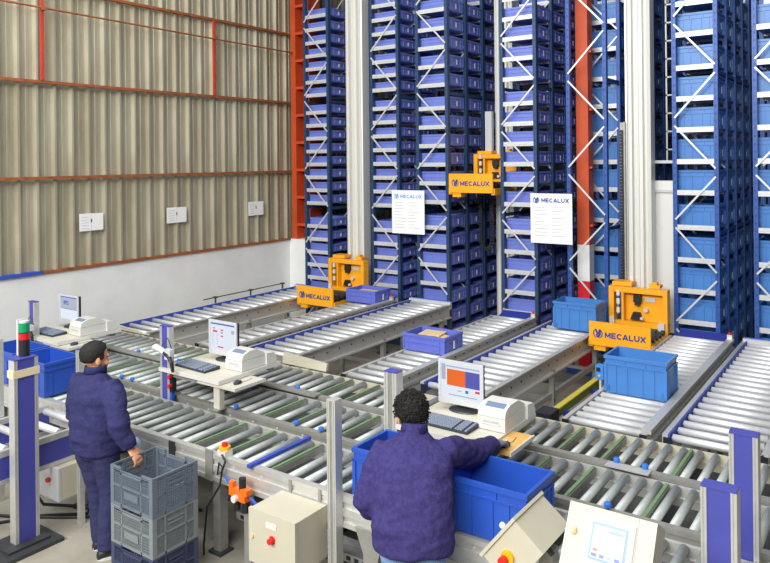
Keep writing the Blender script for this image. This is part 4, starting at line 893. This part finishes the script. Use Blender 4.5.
def person(label, base, J, mj, mtr, fold_seed, hair_curl, gloves=False, bulk=1.08):
    """J: dictionary of joints in world coordinates"""
    V = {k: Vector(v) for k, v in J.items() if not k.startswith('hand')}
    root_loc = Vector(base)
    R, F, U = V['right'], V['fwd'], V['up']      # chest frame
    body = MB()
    def spine(t): # pelvis..neck
        a, b, c = V['pelvis'], V['chest'], V['neck']
        return a.lerp(b, t*2) if t < .5 else b.lerp(c, (t-.5)*2)
    pr_, pf = V['pright'], V['pfwd']
    tor = [(-.06, .15, .1), (.1, .155, .11), (.3, .14, .1), (.5, .16, .115), (.75, .16, .1), (.9, .11, .075), (1.0, .055, .055)]
    body.loft([(spine(max(t, 0))+(Vector((0, 0, t)) if t < 0 else Vector()), (pr_.lerp(R, max(0, t))).normalized()*w_, (pf.lerp(F, max(0, t))).normalized()*d_) for t, w_, d_ in tor], 18)
    body.tube([V['neck']-U*.04, V['neck']+U*.03, V['chin']+V['hu']*.05-V['hf']*.0], [.062, .058, .056], 14)
    head(body, V['chin'], V['hr'], V['hf'], V['hu'])
    for s in ('L', 'R'):
        body.tube([V['chest'].lerp(V['sh'+s], .5), V['sh'+s], V['sh'+s].lerp(V['el'+s], .5), V['el'+s], V['el'+s].lerp(V['wr'+s], .4), V['wr'+s]], [.05, .046, .044, .04, .038, .027], 12)
        body.tube([V['pelvis'].lerp(V['hip'+s], .6), V['hip'+s], V['hip'+s].lerp(V['kn'+s], .5), V['kn'+s], V['kn'+s].lerp(V['an'+s], .35), V['an'+s]], [.09, .088, .075, .055, .055, .04], 12)
        d, pn, sd, curl = J['hand'+s]
        hand(body, V['wr'+s], d, pn, sd, curl, k=1.12)
    bo = fuse('person', body, M_skin, .0058, 3)
    bo.transform(Matrix.Translation(-root_loc))
    o = put('person', bo, None, root_loc); tag(o, label, 'person')
    # jacket
    jk = MB()
    rows = [(-.14, .205, .15), (-.1, .215, .16), (.1, .222, .168), (.3, .218, .165), (.5, .222, .165), (.7, .225, .155), (.84, .205, .134), (.94, .145, .108), (1.02, .088, .086), (1.08, .078, .08)]
    RG = []
    for t, w_, d_ in rows:
        tt = min(max(t, 0), 1); c = spine(tt)+(Vector((0, 0, t*.62)) if t < 0 else (U*(t-1)*.55 if t > 1 else Vector()))
        RG.append((c, (pr_.lerp(R, tt)).normalized()*w_, (pf.lerp(F, tt)).normalized()*d_))
    RG = [(c, u*bulk, v*bulk) for c, u, v in RG[:-2]]+RG[-2:]
    jk.loft(RG, 24)
    for s in ('L', 'R'):
        a, e, w_ = V['sh'+s], V['el'+s], V['wr'+s]
        jk.tube([V['chest'].lerp(a, .6)+U*.02, a-U*.012, a.lerp(e, .35), a.lerp(e, .75), e, e.lerp(w_, .3), e.lerp(w_, .7), e.lerp(w_, .97)], [x*bulk for x in (.075, .082, .084, .084, .083, .074, .064, .055)], 16)
    jm = fuse('jacket', jk, mj, .0115, 5, .017, 5.5, fold_seed); jm.transform(Matrix.Translation(-root_loc)); put('jacket', jm, o, root_loc)
    # collar
    cb = MB(); nk = V['neck']; n = 24
    for z, rad in ((0.0, .09), (.055, .083), (.06, .078), (.005, .072)):
        for k in range(n):
            t = 2*pi*k/n; cb.v.append(tuple(nk+U*(z+.01)+R*rad*math.cos(t)+F*(rad*1.0*math.sin(t)+.005)))
    for i in range(4):
        for k in range(n): a = i*n+k; b = i*n+(k+1) % n; j = (i+1) % 4; cb.f.append((a, b, j*n+(k+1) % n, j*n+k))
    obj('collar', cb, mj, o, True)
    # trousers
    tr = MB()
    p = V['pelvis']
    tr.loft([(p+Vector((0, 0, .08)), pr_*.17, pf*.125), (p, pr_*.182, pf*.14), (p-Vector((0, 0, .08)), pr_*.18, pf*.135), (p-Vector((0, 0, .13)), pr_*.15, pf*.11)], 18)
    for s in ('L', 'R'):
        h, k, a = V['hip'+s], V['kn'+s], V['an'+s]
        tr.tube([h+Vector((0, 0, .04)), h-Vector((0, 0, .08)), h.lerp(k, .5), k, k.lerp(a, .5), a.lerp(k, .03)-Vector((0, 0, .035))], [.105, .108, .095, .08, .077, .076], 16)
    tm = fuse('trousers', tr, mtr, .0115, 4, .008, 8, fold_seed+3); tm.transform(Matrix.Translation(-root_loc)); put('trousers', tm, o, root_loc)
    # shoes
    for s in ('L', 'R'):
        a = V['an'+s]; f = V['foot'+s]; r = f.cross(Vector((0, 0, 1))).normalized(); g = Vector((a.x, a.y, 0)); Z = Vector((0, 0, 1))
        sh = MB().loft([(g-f*.075+Z*.03, r*.02, Z*.025), (g-f*.06+Z*.04, r*.036, Z*.036), (g+Z*.05, r*.042, Z*.046), (g+f*.07+Z*.04, r*.046, Z*.036), (g+f*.14+Z*.03, r*.048, Z*.026), (g+f*.185+Z*.026, r*.036, Z*.02), (g+f*.2+Z*.024, r*.015, Z*.012)], 14).tube([g+Z*.05, g+Z*.11], [.042, .045], 12)
        so = obj('shoe', sh, M_shoe, o, True)
        obj('sole', MB().loft([(g+f*.06+Z*.0, f*.135, r*.047), (g+f*.06+Z*.018, f*.137, r*.049), (g+f*.06+Z*.02, f*.13, r*.045)], 20), M_sole, so)
    hm = hair_mesh(V['chin'], V['hr'], V['hf'], V['hu'], hair_curl, .045 if gloves else .055); obj('hair', hm, M_hair, o, True)
    for s in (-1, 1): obj('eye', MB().ell(V['chin']+V['hu']*.117+V['hr']*s*.032+V['hf']*.088, (.011, .011, .008), 10, 6), M_eye, o, True)
    if gloves:
        gb = MB(); d, pn, sd, curl = J['handR']; hand(gb, V['wrR'], d, pn, sd, curl, k=1.12)
        gm = fuse('glove', gb, M_glove, .004, 1)
        for v in gm.vertices: v.co += v.normal*.0035
        gm.transform(Matrix.Translation(-root_loc)); put('glove', gm, o, root_loc)
    return o
def frame(h, pitch=0, rollr=0):
    F = Vector((math.sin(h), math.cos(h), 0)); R = Vector((math.cos(h), -math.sin(h), 0)); U = Vector((0, 0, 1))
    F2 = F*math.cos(pitch)-U*math.sin(pitch); U2 = U*math.cos(pitch)+F*math.sin(pitch)
    R3 = R*math.cos(rollr)-U2*math.sin(rollr); U3 = U2*math.cos(rollr)+R*math.sin(rollr)
    return R3, F2, U3
# standing man by the crates
B = Vector((-5.265, 3.43, 0)); h = math.radians(-12); R, F, U = frame(h, .05); Rf, Ff, _ = frame(h)
hr, hf, hu = [v*1.05 for v in frame(math.radians(6), .06)]
L = lambda r, f, z: B+Rf*r+Ff*f+Vector((0, 0, z))
neck = L(-.015, .01, 1.42)
J = dict(right=R, fwd=F, up=U, pright=Rf, pfwd=Ff, pelvis=L(0, 0, .9), chest=L(0, .0, 1.19), neck=neck, chin=L(-.03, .015, 1.425), hr=hr, hf=hf, hu=hu,
         shL=L(-.19, .02, 1.35), elL=L(-.265, .05, 1.07), wrL=L(-.2, .22, .93), shR=L(.19, .0, 1.35), elR=L(.325, -.1, 1.09), wrR=L(.385, -.04, .905),
         hipL=L(-.07, 0, .86), knL=L(-.05, .06, .48), anL=L(-.03, .08, .09), hipR=L(.1, 0, .86), knR=L(.12, .02, .48), anR=L(.13, -.03, .09),
         footL=frame(0.0)[1], footR=frame(.35)[1], handL=(Ff*.3-Vector((0, 0, 1)), Rf, Ff, .6), handR=(Rf*.6+Ff*.15-Vector((0, 0, .8)), -Rf*.8-Vector((0, 0, .5)), Ff, .9))
person('man in dark navy work clothes standing with one hand on crate', B, J, M_jacket2, M_trous, 1, .2, bulk=1.03)
# bending man at the desk
h = math.radians(-24); R, F, U = frame(h, .3); Rf, Ff, _ = frame(h, 0)
B = Vector((-2.375, 3.61, 0)); hr, hf, hu = [v*1.07 for v in frame(math.radians(-48), .2)]
L = lambda r, f, z: B+Rf*r+Ff*f+Vector((0, 0, z))
wr = Vector((-2.325, 4.56, 1.125)); hd = Vector((.05, 1, -.12))
J = dict(right=R, fwd=F, up=U, pright=Rf, pfwd=Ff, pelvis=L(0, 0, .9), chest=L(-.02, .12, 1.15), neck=L(-.03, .28, 1.375), chin=L(-.05, .345, 1.35), hr=hr, hf=hf, hu=hu,
         shL=L(-.21, .2, 1.285), elL=L(-.305, .09, 1.02), wrL=L(-.21, .25, .88), shR=L(.175, .29, 1.295), elR=L(.285, .545, 1.165), wrR=wr,
         hipL=L(-.09, 0, .86), knL=L(-.1, .06, .47), anL=L(-.12, .0, .09), hipR=L(.09, 0, .86), knR=L(.1, .07, .47), anR=L(.12, .02, .09),
         footL=Ff, footR=frame(h+.2)[1], handL=(Ff*.8-Vector((0, 0, .6)), Rf*.6-Vector((0, 0, .8)), Ff+Rf, .5), handR=(hd, (0, -.15, -1), (-1, 0, 0), .55))
person('man in purple-blue jacket and jeans bending to the computer mouse', B, J, M_jacket, M_jeans, 5, 1.0, gloves=True, bulk=1.13)

# ------------------------------------------------------------------ count the stored totes down each bay
cols = {}
for it in STORED: cols.setdefault(it[1], []).append(it)
for key, items in cols.items():
    items.sort(key=lambda q: -q[0].location.z)
    for n, (o, _k, _d, kindw, bay, words, li) in enumerate(items):
        o['label'] = '%s tote, %s from the top, %s, %s' % (kindw, ORD[n+1], bay, words)
